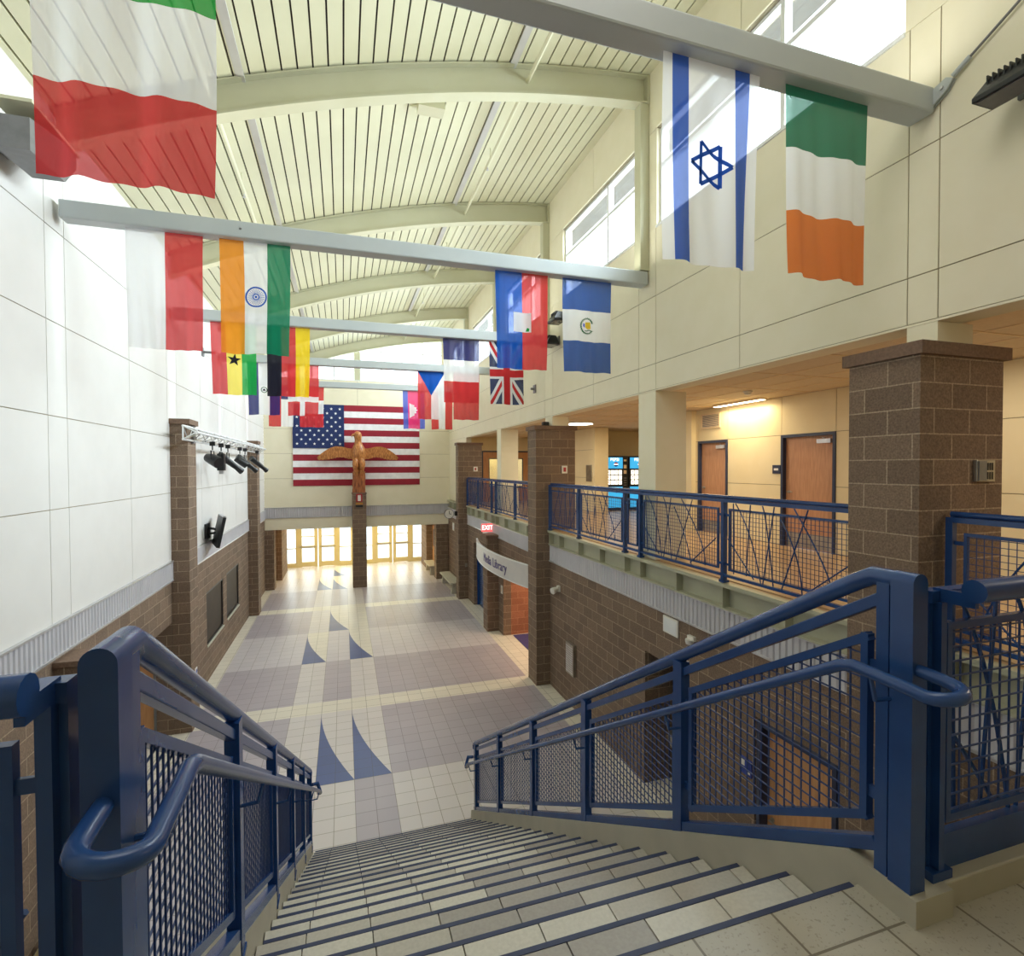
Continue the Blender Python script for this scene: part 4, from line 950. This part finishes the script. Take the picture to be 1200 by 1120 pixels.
def vending(x0, lab):
    x1 = x0 + .88; t = thing('vending_machine', lab, 'vending machine', (x0 + .44, 16.2, UP), 'drink machines')
    MB().box(x0, 15.92, UP + .03, x1, 16.75, UP + 1.84, 'black_plastic').build('cabinet', t, bevel=.015)
    MB().box(x0 + .04, 15.905, UP + 1.42, x0 + .66, 15.92, UP + 1.79, 'vend_blue').build('header_panel', t)
    lg = MB(); fn = lambda a, b_, c: (x0 + .36 + a, 15.902 - c, UP + 1.715 + b_)
    add_text(lg, 'PEPSI', .15, fn, 'vend_white', .001)
    c = (x0 + .41, 15.901, UP + 1.56); n = 20
    lg.face([(c[0] + .075 * cos(PI * k / n), c[1], c[2] + .012 + .055 * sin(PI * k / n)) for k in range(n + 1)], 'vend_red')
    lg.face([(c[0] + .075 * cos(PI + PI * k / n), c[1], c[2] - .022 + .055 * sin(PI + PI * k / n)) for k in range(n + 1)], 'vend_navy')
    lg.face([(c[0] - .078, c[1], c[2] - .018), (c[0] + .078, c[1], c[2] - .018), (c[0] + .078, c[1], c[2] + .010), (c[0] - .078, c[1], c[2] + .010)], 'vend_white')
    lg.build('brand_logo', t)
    for r_ in range(3):
        for k in range(4):
            b_ = MB(); bx = x0 + .08 + k * .145; bz = UP + 1.22 - r_ * .17
            b_.box(bx, 15.908, bz, bx + .115, 15.92, bz + .14, 'vend_white'); b_.disc((bx + .057, 15.906, bz + .08), .022, 'vend_red' if (r_ + k) % 3 else 'vend_navy', 'y', 12); b_.build('product_label', t)
    MB().box(x0 + .04, 15.905, UP + .10, x0 + .66, 15.92, UP + .80, 'vend_blue').build('lower_panel', t)
    MB().box(x0 + .40, 15.89, UP + .60, x0 + .62, 15.906, UP + .72, 'black_plastic').build('delivery_slot', t)
    cp = MB()
    for z, h in ((1.66, .06), (1.42, .12), (1.24, .12), (1.08, .03), (1.0, .03), (.92, .03), (.84, .03)): cp.box(x0 + .71, 15.908, UP + z, x0 + .81, 15.92, UP + z + h, 'grid_metal' if h > .05 else 'grey_metal')
    cp.build('coin_panel', t)
vending(8.34, 'blue lit drink vending machine fully seen past the balcony column'); vending(9.25, 'blue lit drink vending machine half hidden behind the cream column')

# ------------------------------------------------------------------ things on walls and columns
def wall_box(name, lab, cat, a, b_, m, extra=None):
    t = thing(name, lab, cat, tuple((p + q) / 2 for p, q in zip(a, b_)))
    MB().box(*a, *b_, m).build('body', t, bevel=.006)
    if extra: extra(t)
    return t
def grille(t):
    g = MB()
    for k in range(3):
        for j in range(2): g.box(5.02 + .028 * k + 0.02, 2.952, 5.01 + j * .075, 5.032 + .028 * k + 0.02, 2.957, 5.07 + j * .075, 'black_plastic')
    g.build('speaker_grille', t); MB().box(4.93, 2.945, 5.0, 5.02, 2.957, 5.16, 'grey_metal').build('strobe_lens', t)
wall_box('fire_alarm', 'grey horn and strobe box on the big block column', 'alarm', (4.92, 2.955, 4.99), (5.14, 2.988, 5.17), 'stainless', grille)
wall_box('fire_alarm', 'small pale alarm box on the block column with the cap light', 'alarm', (4.92, 11.535, 4.98), (5.06, 11.568, 5.16), 'white_plastic', lambda t: MB().box(4.955, 11.53, 5.02, 5.02, 11.536, 5.12, 'red_enamel').build('strobe_lens', t))
wall_box('fire_alarm', 'small pale alarm box on the far block column above the railing', 'alarm', (4.86, 20.15, 4.98), (5.02, 20.187, 5.16), 'white_plastic', lambda t: MB().box(4.90, 20.145, 5.02, 4.96, 20.151, 5.12, 'red_enamel').build('strobe_lens', t))
wall_box('push_plate', 'small blue door push plate on the block column under the truss', 'button', (-2.843, 11.85, 1.02), (-2.825, 11.98, 1.15), 'white_plastic', lambda t: MB().lathe((-2.824, 11.915, 1.085), [(.04, 0), (.04, .004)], 'vend_navy', 14, 'x').build('button', t))
wall_box('access_hatch', 'square white access panel high on the lower brick wall', 'panel', (4.59, 6.53, 2.64), (4.618, 6.9, 2.89), 'white_plastic', lambda t: MB().box(4.585, 6.56, 2.665, 4.591, 6.87, 2.865, 'white_frame').build('inner_door', t))
t = thing('dome_camera', 'small white dome camera on the lower brick wall under the corrugated band', 'camera', (4.6, 6.2, 2.7)); MB().box(4.57, 6.14, 2.71, 4.618, 6.28, 2.77, 'white_plastic').build('base', t); MB().lathe((4.56, 6.21, 2.71), [(.01, -.06), (.05, -.045), (.06, -.01), (.06, 0.02)], 'white_plastic', 14).build('dome', t, smooth=True)
t = thing('loudspeaker', 'small white loudspeaker on the brick wall beside the tall column', 'speaker', (4.55, 11.0, 2.38)); s_ = MB(); s_.tube([(4.42, 10.93, 2.36), (4.50, 10.96, 2.38), (4.56, 10.98, 2.39)], .05, 'white_plastic', 12, rs=[.075, .065, .05]); s_.build('cone', t, smooth=True); MB().box(4.56, 10.94, 2.33, 4.618, 11.02, 2.46, 'white_plastic').build('mount', t)
t = thing('wall_cabinet', 'tall stainless cabinet with louvered front on the lower brick wall', 'cabinet', (4.58, 10.28, .73)); MB().box(4.545, 10.09, .72, 4.618, 10.48, 1.38, 'stainless').build('body', t, bevel=.008); g = MB()
for k in range(12): g.box(4.538, 10.12, .77 + k * .048, 4.546, 10.45, .79 + k * .048, 'aluminium')
g.build('louvers', t)
t = thing('room_sign', 'blue room sign with white symbols beside the lower wooden door', 'sign', (4.61, 5.18, 1.45)); MB().box(4.60, 5.08, 1.40, 4.618, 5.27, 1.60, 'vend_navy').build('plate', t); s_ = MB(); s_.box(4.596, 5.19, 1.50, 4.601, 5.25, 1.57, 'white_plastic'); s_.box(4.596, 5.10, 1.43, 4.601, 5.14, 1.47, 'white_plastic'); s_.build('symbols', t)
wall_box('power_outlet', 'white power outlet low on the brick wall near the lower door', 'outlet', (4.606, 5.37, .36), (4.618, 5.44, .47), 'white_plastic', lambda t: MB().box(4.602, 5.385, .38, 4.607, 5.425, .45, 'grid_metal').build('sockets', t))
t = thing('drinking_fountain', 'stainless drinking fountain in the dark wall alcove', 'fountain', (5.15, 6.9, .8))
b = MB(); n = 16
pr = [(5.35, 6.55)] + [(5.02 - .25 * sin(PI * k / n), 6.9 - .33 * cos(PI * k / n)) for k in range(n + 1)] + [(5.35, 7.25)]
b.prism(pr, 'z', .80, .97, 'stainless'); b.build('basin', t, smooth=True, bevel=.02); MB().box(5.30, 6.5, .35, 5.598, 7.3, 1.05, 'stainless').build('housing', t, bevel=.01); MB().tube([(5.2, 6.75, .965), (5.2, 6.75, 1.03), (5.14, 6.78, 1.03)], .012, 'aluminium', 8).build('spout', t)
# curved sign
t = thing('curved_sign', 'curved white sign band with purple lettering over the recess entrance', 'sign', (4.3, 14.3, 2.1))
def cs(sv, z, off=0.0):     # along the arc from far end to near end
    y = 17.43 - sv * (17.43 - 12.18); k = (sv - .5) * 2
    return (4.285 - .31 * (1 - k * k) - off, y, z)
b = MB(); rows = []
for i in range(25):
    s2 = i / 24; rows.append([cs(s2, 2.18, 0), cs(s2, 2.72, 0), cs(s2, 2.72, -.04), cs(s2, 2.18, -.04)])
b.grid(rows, 'sign_panel', True, True); b.build('panel', t, smooth=True)
for z in (2.165, 2.72):
    b = MB(); b.grid([[cs(i / 24, z, .012), cs(i / 24, z + .018, .012), cs(i / 24, z + .018, -.05), cs(i / 24, z, -.05)] for i in range(25)], 'white_frame', True, True); b.build('edge_trim', t)
for wd, c0 in (('Media', .487), ('Library', .693)):
    b = MB(); add_text(b, wd, .36, lambda a, h, c: cs(c0 + a / 5.25, 2.45 + h, .006 + c), 'letter_purple', .004); b.build('lettering', t)
MB().box(4.29, 12.135, 2.16, 4.60, 12.17, 2.74, 'fascia_paint').build('end_bracket', t)
# exit sign
t = thing('exit_sign', 'red lit exit sign above the low column of the curved sign', 'sign', (4.42, 16.6, 3.1)); MB().box(4.25, 16.55, 3.05, 4.62, 16.62, 3.30, 'exit_red').build('case', t, bevel=.008)
b = MB(); add_text(b, 'EXIT', .21, lambda a, h, c: (4.435 + a, 16.546 - c, 3.175 + h), 'exit_white', .002, .85); b.build('lettering', t)
o = MB().box(4.585, 17.3, 2.78, 4.618, 17.75, 3.12, 'white_plastic').build('notice_board', loc=(4.6, 17.5, 2.78), bevel=.005); tag(o, 'white wall box on the brick above the blue doors', 'box')
r = sroot('door_7', (4.8, 17.85, 0)); l = MB()
for a in ((16.5, 17.83), (17.87, 19.2)): l.box(4.80, a[0] + .03, 0.01, 4.85, a[1] - .03, 2.3, BS)
l.build('door_leaf', r); f = MB(); f.box(4.74, 16.5, 0, 4.86, 16.53, 2.35, BS); f.box(4.74, 19.17, 0, 4.86, 19.2, 2.35, BS); f.box(4.74, 16.5, 2.3, 4.86, 19.2, 2.35, BS); f.build('door_frame', r)
f = MB()
for y in (17.7, 18.0): f.tube([(4.78, y, .9), (4.78, y, 1.3)], .014, 'stainless', 8)
f.build('door_handle', r)
o = MB().box(4.9, 12.3, 0.001, 8.5, 15.3, .012, 'soft_purple').build('floor_mat', loc=(6, 14, 0)); tag(o, 'purple carpet on the floor of the lit recess', 'carpet')
wall_box('light_switch', 'small white switch plate at the edge of the red brick recess', 'switch', (4.602, 15.45, 1.25), (4.618, 15.62, 1.5), 'white_plastic', lambda t: MB().box(4.597, 15.5, 1.32, 4.603, 15.57, 1.43, 'grid_metal').build('toggle', t))
o = MB().box(4.5, 20.17, 1.25, 4.6, 20.187, 1.4, 'stainless').build('switch_plate', loc=(4.55, 20.18, 1.25), bevel=.004); tag(o, 'small steel switch plate low on the far block column', 'switch')
# clock, small camera, thermostat
t = thing('wall_clock', 'round white clock held out from the far block column above the bench', 'clock', (3.92, 20.4, 3.33))
MB().lathe((3.92, 20.4, 3.33), [(.19, .05), (.19, -.05), (.175, -.055)], 'grey_metal', 28, 'y').build('case', t, smooth=True); MB().lathe((3.92, 20.342, 3.33), [(.17, 0), (.17, .01)], 'white_plastic', 28, 'y').build('face', t)
b = MB(); b.bar((3.92, 20.338, 3.33), (3.92, 20.338, 3.45), .022, .004, 'black_plastic', (0, 1, 0)); b.bar((3.92, 20.338, 3.33), (4.0, 20.338, 3.32), .022, .004, 'black_plastic', (0, 1, 0)); b.build('hands', t)
MB().box(4.14, 20.33, 3.25, 4.243, 20.47, 3.42, 'black_plastic').build('mount', t, bevel=.01)
wall_box('wall_notice', 'narrow white notice on the brick wall below the clock', 'notice', (4.6, 22.8, 2.36), (4.618, 23.15, 2.70), 'white_plastic', lambda t: MB().box(4.594, 22.85, 2.41, 4.601, 23.1, 2.65, 'white_frame').build('sheet', t))
# TV
t = thing('wall_television', 'black television tilted forward on a bracket on the white wall', 'television', (-3.0, 14.3, 3.5))
c, s2 = cos(math.radians(12)), sin(math.radians(12)); ca, sa = cos(math.radians(17)), sin(math.radians(17))
def tv(p):
    x, y, z = p; x, z = x * c + z * s2, z * c - x * s2
    return (-2.88 + x * ca - y * sa, 14.35 + x * sa + y * ca, 3.62 + z)
MB().box(-.035, -.52, -.36, .035, .52, .36, 'black_plastic').build('screen_body', t, xf=tv); MB().box(.035, -.49, -.33, .038, .49, .33, 'dark_glass').build('screen', t, xf=tv); MB().box(-.04, -.52, .36, .03, .52, .385, 'aluminium').build('top_trim', t, xf=tv)
b = MB(); b.box(-3.148, 14.15, 3.45, -3.10, 14.5, 3.8, 'black_plastic'); b.bar((-3.10, 14.33, 3.7), (-2.94, 14.33, 3.66), .06, .05, 'black_plastic'); b.bar((-3.10, 14.33, 3.55), (-2.95, 14.33, 3.58), .06, .05, 'black_plastic'); b.build('bracket', t)
# truss and stage lights
t = thing('lighting_truss', 'white triangular lighting truss between the two tall columns', 'truss', (-2.75, 15.6, 5.68))
CH = [(-2.82, 5.92), (-2.82, 5.67), (-2.60, 5.80)]; y0, y1 = 11.2, 20.45
for x, z in CH: MB().tube([(x, y0, z), (x, y1, z)], .024, 'white_frame', 8).build('chord', t)
w = MB(); n = 27
for i in range(n):
    a, b_ = y0 + (y1 - y0) * i / n, y0 + (y1 - y0) * (i + 1) / n
    for p, q in ((0, 1), (1, 2), (2, 0)):
        if i % 2: p, q = q, p
        w.tube([(CH[p][0], a, CH[p][1]), (CH[q][0], b_, CH[q][1])], .010, 'aluminium', 5)
for y in (y0, y1):
    for p, q in ((0, 1), (1, 2), (2, 0)): w.tube([(CH[p][0], y, CH[p][1]), (CH[q][0], y, CH[q][1])], .014, 'white_frame', 6)
w.build('lacing', t)
for y in (11.9, 20.45): MB().box(-2.844, y - .05, 5.62, -2.80, y + .05, 5.96, 'grey_metal').build('column_clamp', t)
SL = [(12.75, 'round', 'first black stage light on the truss, a short round can facing the stairs'), (13.6, 'flat', 'narrow upright black stage light, second on the truss from the stairs'), (14.35, 'spot', 'long black spotlight third on the truss, pointing down the hall'), (15.9, 'can', 'short black spotlight in the truss middle behind the long one'), (16.7, 'spot', 'long black spotlight fifth on the truss from the stairs'), (18.9, 'spot', 'black spotlight hung closest to the far truss column')]
for y, kind, lab in SL:
    x, z = -2.66, 5.30
    t = thing('stage_light', lab, 'light', (x, y, z), 'stage lights on the truss')
    c_ = MB(); c_.box(x - .05, y - .025, 5.61, x + .05, y + .025, 5.70, 'black_plastic'); c_.tube([(x, y, 5.52), (x, y, 5.64)], .014, 'black_plastic', 6); c_.build('clamp', t)
    yk = MB(); yk.tube([(x, y - .13, z), (x, y - .13, 5.5), (x, y + .13, 5.5), (x, y + .13, z)], .010, 'black_plastic', 6); yk.build('yoke', t)
    b = MB()
    if kind == 'round': b.tube([(x - .12, y + .1, z + .06), (x, y, z + .02), (x + .14, y - .10, z - .06)], .14, 'black_plastic', 14, rs=[.09, .12, .125])
    elif kind == 'flat': b.box(x - .07, y - .10, z - .22, x + .07, y + .10, z + .16, 'black_plastic')
    elif kind == 'can': b.tube([(x - .1, y - .05, z + .10), (x + .05, y, z + .0), (x + .16, y + .05, z - .08)], .11, 'black_plastic', 12, rs=[.075, .10, .105])
    else: b.tube([(x - .16, y - .14, z + .16), (x - .02, y, z + .02), (x + .16, y + .18, z - .16), (x + .25, y + .27, z - .25)], .09, 'black_plastic', 12, rs=[.085, .08, .06, .08])
    b.build('lamp_housing', t, smooth=True)
    if kind == 'flat': MB().box(x - .04, y - .06, z - .30, x + .04, y + .06, z - .22, 'aluminium').build('lamp_base', t)
# benches
for (y0, y1), lab, x0 in (((21.0, 23.5), 'pale concrete bench against the brick wall below the clock', 4.08), ((25.0, 26.7), 'pale concrete bench inside the entrance next to the glass doors', 3.84)):
    t = thing('concrete_bench', lab, 'bench', (x0 + .22, (y0 + y1) / 2, 0), 'concrete benches'); MB().box(x0, y0, .40, x0 + .46, y1, .47, 'concrete').build('seat', t, bevel=.012)
    for y in (y0 + .22, y1 - .22): MB().prism([(x0 + .06, 0), (x0 + .40, 0), (x0 + .36, .40), (x0 + .10, .40)], 'y', y - .08, y + .08, 'concrete').build('leg', t)
# floodlights
def flood(x, y, z, lab, wall, tilt=0.0, s2=1.0):
    sg = 1 if wall > x else -1
    t = thing('floodlight', lab, 'light', (x, y, z), 'wall floodlights')
    h = MB(); w_ = .22 * s2; d_ = .34 * s2
    lo = [(x - w_ / 2, y - d_ / 2, z), (x + w_ / 2, y - d_ / 2, z), (x + w_ / 2, y + d_ / 2, z), (x - w_ / 2, y + d_ / 2, z)]
    md = [(p[0], p[1], p[2] + .035 * s2) for p in lo]; hi = [(x + (p[0] - x) * .5 + sg * .03, y + (p[1] - y) * .72, z + .16 * s2) for p in lo]
    h.grid([lo, md, hi], 'black_plastic', True, True); h.build('housing', t, bevel=.006)
    MB().box(x - w_ * .42, y - d_ * .44, z - .006, x + w_ * .42, y + d_ * .44, z + .001, 'dark_lens').build('lens', t)
    f = MB()
    for k in range(7): yy = y - d_ * .3 + d_ * .1 * k; f.box(x - w_ * .28, yy - .004, z + .10 * s2, x + w_ * .28, yy + .004, z + .168 * s2, 'black_plastic')
    f.build('cooling_fins', t)
    a = MB(); a.bar((x + sg * .06, y, z + .12 * s2), (wall - sg * .012, y, z + .12 * s2), .05, .05, 'grey_metal'); a.box(wall - sg * .03, y - .07, z + .03, wall - sg * .002, y + .07, z + .22, 'grey_metal'); a.build('arm', t)
flood(4.44, 2.50, 7.72, 'black finned floodlight on the cream wall close to the rod clevis', RW)
flood(4.46, 11.15, 7.86, 'black floodlight on the cream wall seen between two hanging flags, lower one', RW, 0, 1.25)
flood(4.46, 10.75, 8.28, 'grey-black floodlight on the cream wall between two hanging flags, upper one', RW, 0, 1.25)
t = thing('floodlight', 'wide grey floodlight on the white wall behind the green white and red flag', 'light', (-2.9, 6.55, 8.15), 'wall floodlights')
h = MB(); h.prism([(6.05, 8.36), (6.95, 8.56), (6.95, 8.36), (6.7, 8.10), (6.05, 8.06)], 'x', -3.0, -2.72, 'grey_metal'); h.build('housing', t, bevel=.01); MB().box(-3.02, 6.05, 8.50, -2.70, 6.98, 8.53, 'deck_paint').build('visor', t); MB().box(-3.148, 6.4, 8.2, -3.0, 6.6, 8.4, 'grey_metal').build('arm', t)
for (y, z, ln, xw, lab) in ((14.2, 7.88, .28, LW, 'small grey bracket stub on the white wall beside the black star flag'), (12.7, 7.12, .12, RW, 'small dark bracket stub on the cream wall beside the navy crossed flag')):
    t = thing('wall_bracket', lab, 'bracket', (xw, y, z)); sg = 1 if xw < 0 else -1
    MB().box(xw + sg * .002, y - .08, z - .1, xw + sg * .03, y + .08, z + .1, 'grey_metal').build('plate', t); MB().tube([(xw + sg * .03, y, z), (xw + sg * ln, y, z)], .03, 'grey_metal', 8).build('stub', t)
# black-and-yellow floor unit seen through the landing railing
t = thing('floor_cone', 'black rounded floor unit with pale yellow base under the landing railing', 'floor stand', (-2.92, 6.75, 0)); MB().lathe((-2.92, 6.75, .001), [(.2, 0), (.2, .06), (.16, .09)], 'champagne', 18).build('base', t, smooth=True); MB().lathe((-2.92, 6.75, .08), [(.15, 0), (.14, .12), (.09, .2), (.03, .23)], 'black_plastic', 18).build('top', t, smooth=True)

# ------------------------------------------------------------------ entrance vestibule
DY = 29.4
mb = MB(); mb.box(-3.2, FW + .2, 2.53, 4.7, DY, 2.7, 'warm_paint'); struct(mb, 'ceiling_vestibule')
mb = MB(); mb.box(-3.2, FW + .62, 0, -3.0, DY, 2.55, 'red_block'); mb.box(4.35, FW + .62, 0, 4.6, DY, 2.55, 'red_block'); mb.box(-3.0, 26.2, 0, -2.7, 28.6, 2.53, BK); mb.box(4.0, 26.9, 0, 4.35, 28.8, 2.53, BK)
struct(mb, 'wall_vestibule')
r = sroot('door_8', (4.3, 25.6, 0)); MB().box(4.30, 25.9, 0.01, 4.345, 26.85, 2.2, 'oak_wood').build('door_leaf', r); MB().box(4.295, 26.2, 1.2, 4.302, 26.6, 2.05, 'navy_trim').build('window_trim', r); MB().box(4.26, 26.72, 1.0, 4.30, 26.78, 1.12, 'stainless').build('door_handle', r)
def storefront(idx, kind, x0, x1):
    m = 'champagne'; zt = 2.5
    if kind == 'door':
        r = sroot('door_%d' % idx, ((x0 + x1) / 2, DY, 0)); f = MB(); w = .17
        for a in ((x0, 0, x0 + w, 2.2), (x1 - w, 0, x1, 2.2), (x0, 2.08, x1, 2.2), (x0, 0.01, x1, .26), (x0, .98, x1, 1.10)): f.box(a[0], DY - .03, a[1], a[2], DY + .03, a[3], m)
        f.build('door_leaf', r); MB().box(x0 + w, DY - .005, .26, x1 - w, DY + .005, .98, 'clear_glass').build('lower_pane', r); MB().box(x0 + w, DY - .005, 1.10, x1 - w, DY + .005, 2.08, 'clear_glass').build('upper_pane', r)
        MB().tube([(x0 + .08, DY - .05, 1.04), (x1 - .08, DY - .05, 1.04)], .02, 'stainless', 8).build('push_bar', r); MB().box(x0 + w, DY - .02, 1.55, x1 - w, DY + .02, 1.60, m).build('glazing_bar', r)
    else:
        r = sroot('window_%d' % idx, ((x0 + x1) / 2, DY, 0)); f = MB(); w = .05
        for a in ((x0, 0, x0 + w, zt), (x1 - w, 0, x1, zt), (x0, zt - .08, x1, zt), (x0, 0, x1, .22), (x0, .95, x1, 1.0)): f.box(a[0], DY - .05, a[1], a[2], DY + .05, a[3], m)
        f.build('window_frame', r); MB().box(x0 + w, DY - .005, .22, x1 - w, DY + .005, zt - .08, 'clear_glass').build('pane', r)
storefront(9, 'win', -2.99, -2.32); storefront(9, 'door', -2.24, -1.30); storefront(10, 'door', -1.27, -.33); storefront(10, 'win', -.25, .40)
storefront(11, 'win', .85, 1.5); storefront(11, 'door', 1.58, 2.52); storefront(12, 'door', 2.55, 3.5); storefront(12, 'win', 3.58, 4.34)
mb = MB()
for a, b_ in ((-2.32, -2.24), (-.33, -.25), (.40, .85), (1.5, 1.58), (3.5, 3.58)): mb.box(a, DY - .06, 0, b_, DY + .06, 2.53, 'champagne')
mb.box(-2.24, DY - .06, 2.2, -.33, DY + .06, 2.53, 'champagne'); mb.box(1.58, DY - .06, 2.2, 3.5, DY + .06, 2.53, 'champagne'); struct(mb, 'trim_entrance')

# ------------------------------------------------------------------ light
w = bpy.data.worlds.new('sky'); scene.world = w; w.use_nodes = True
bg = w.node_tree.nodes['Background']; bg.inputs['Color'].default_value = (0.93, 0.96, 1.0, 1); bg.inputs['Strength'].default_value = 4.0
def area(name, loc, rot, sx, sy, power, col=(1, 1, 1), spread=PI):
    l = bpy.data.lights.new(name, 'AREA'); l.shape = 'RECTANGLE'; l.size = sx; l.size_y = sy; l.energy = power; l.color = col; l.spread = spread
    o = bpy.data.objects.new(name, l); o.location = loc; o.rotation_euler = rot; COL.objects.link(o); return o
def aim(loc, to):
    return (Vector(to) - Vector(loc)).to_track_quat('-Z', 'Y').to_euler()
for a, b_ in WIN:      # daylight at each clerestory window
    p = (RW + .5, (a + b_) / 2, 9.75)
    area('window_daylight', p, aim(p, (p[0] - 2, p[1], p[2] - 1.05)), (b_ - a), 1.4, 350, (.90, .94, 1.0), math.radians(125))
p = (1.0, FW + .6, 10.0); area('gable_daylight', p, aim(p, (1.0, 20, 8.0)), 6.5, 1.6, 160, (.97, .98, 1.0))
p = (.6, DY + .5, 1.4); area('door_daylight', p, aim(p, (.6, 24, .6)), 7.2, 2.3, 75, (1, .95, .82))
for y in (25.8, 28.2): area('vestibule_lamp', (.6, y, 2.5), (0, 0, 0), 6.0, .5, 62, (1, .84, .42))
for i, y in enumerate(BEAMY): area('roof_fill', (.8, y, 8.27), (PI, 0, 0), 7.2, .12, 36, (1.0, .985, .88))  # unseen lights added above each beam to brighten the roof
for y, e in ((1.0, 30), (4.2, 26), (8.74, 30), (12.2, 24), (18.6, 30)): area('corridor_lamp', (6.3, y, 6.37), (0, 0, 0), 1.2, .6, e, (1, .86, .66))
area('cove_lamp', (7.56, 8.74, 6.36), (0, .25, 0), .10, 1.3, 26, (1, .80, .45))
area('disc_lamp', (6.54, 14.05, 6.35), (0, 0, 0), .7, .7, 36, (1, .86, .6))
area('vending_lamp', (9.2, 14.2, 6.37), (0, 0, 0), .6, .6, 12, (1, .74, .40))
area('room_lamp', (6.6, 22.7, 6.3), (0, 0, 0), 2, .6, 30, (1, .84, .4))
area('recess_lamp', (6.6, 13.7, 2.9), (0, 0, 0), 2.0, 1.6, 120, (1, .74, .46))
area('landing_fill', (.8, 1.8, 9.9), (0, 0, 0), 4.0, 2.0, 70, (1, .98, .94))  # unseen soft light added overhead to lift the stairs and landing

# ------------------------------------------------------------------ camera
f_px, yaw, pitch, roll = 620.2, 0.3088, -0.01956, -0.00364
fw = Vector((sin(yaw) * cos(pitch), cos(yaw) * cos(pitch), sin(pitch))); rt = Vector((cos(yaw), -sin(yaw), 0)); up = rt.cross(fw)
r2 = rt * cos(roll) + up * sin(roll); u2 = up * cos(roll) - rt * sin(roll)
cam = bpy.data.cameras.new('camera'); cam.sensor_fit = 'HORIZONTAL'; cam.sensor_width = 36; cam.lens = f_px / 1200 * 36; cam.clip_start = .02
co = bpy.data.objects.new('camera', cam); COL.objects.link(co)
M3 = Matrix((r2, u2, -fw)).transposed(); co.matrix_world = Matrix.Translation((0, 0, 5.12)) @ M3.to_4x4()
scene.camera = co
vs = scene.view_settings; vs.view_transform = 'Standard'; vs.look = 'None'; vs.gamma = 1; vs.use_curve_mapping = False; vs.exposure = 0.15
cy = scene.cycles; cy.max_bounces = 10; cy.diffuse_bounces = 6; cy.transparent_max_bounces = 24; cy.use_denoising = True; cy.sample_clamp_indirect = 6
try: cy.denoiser = 'OPENIMAGEDENOISE'
except Exception: pass
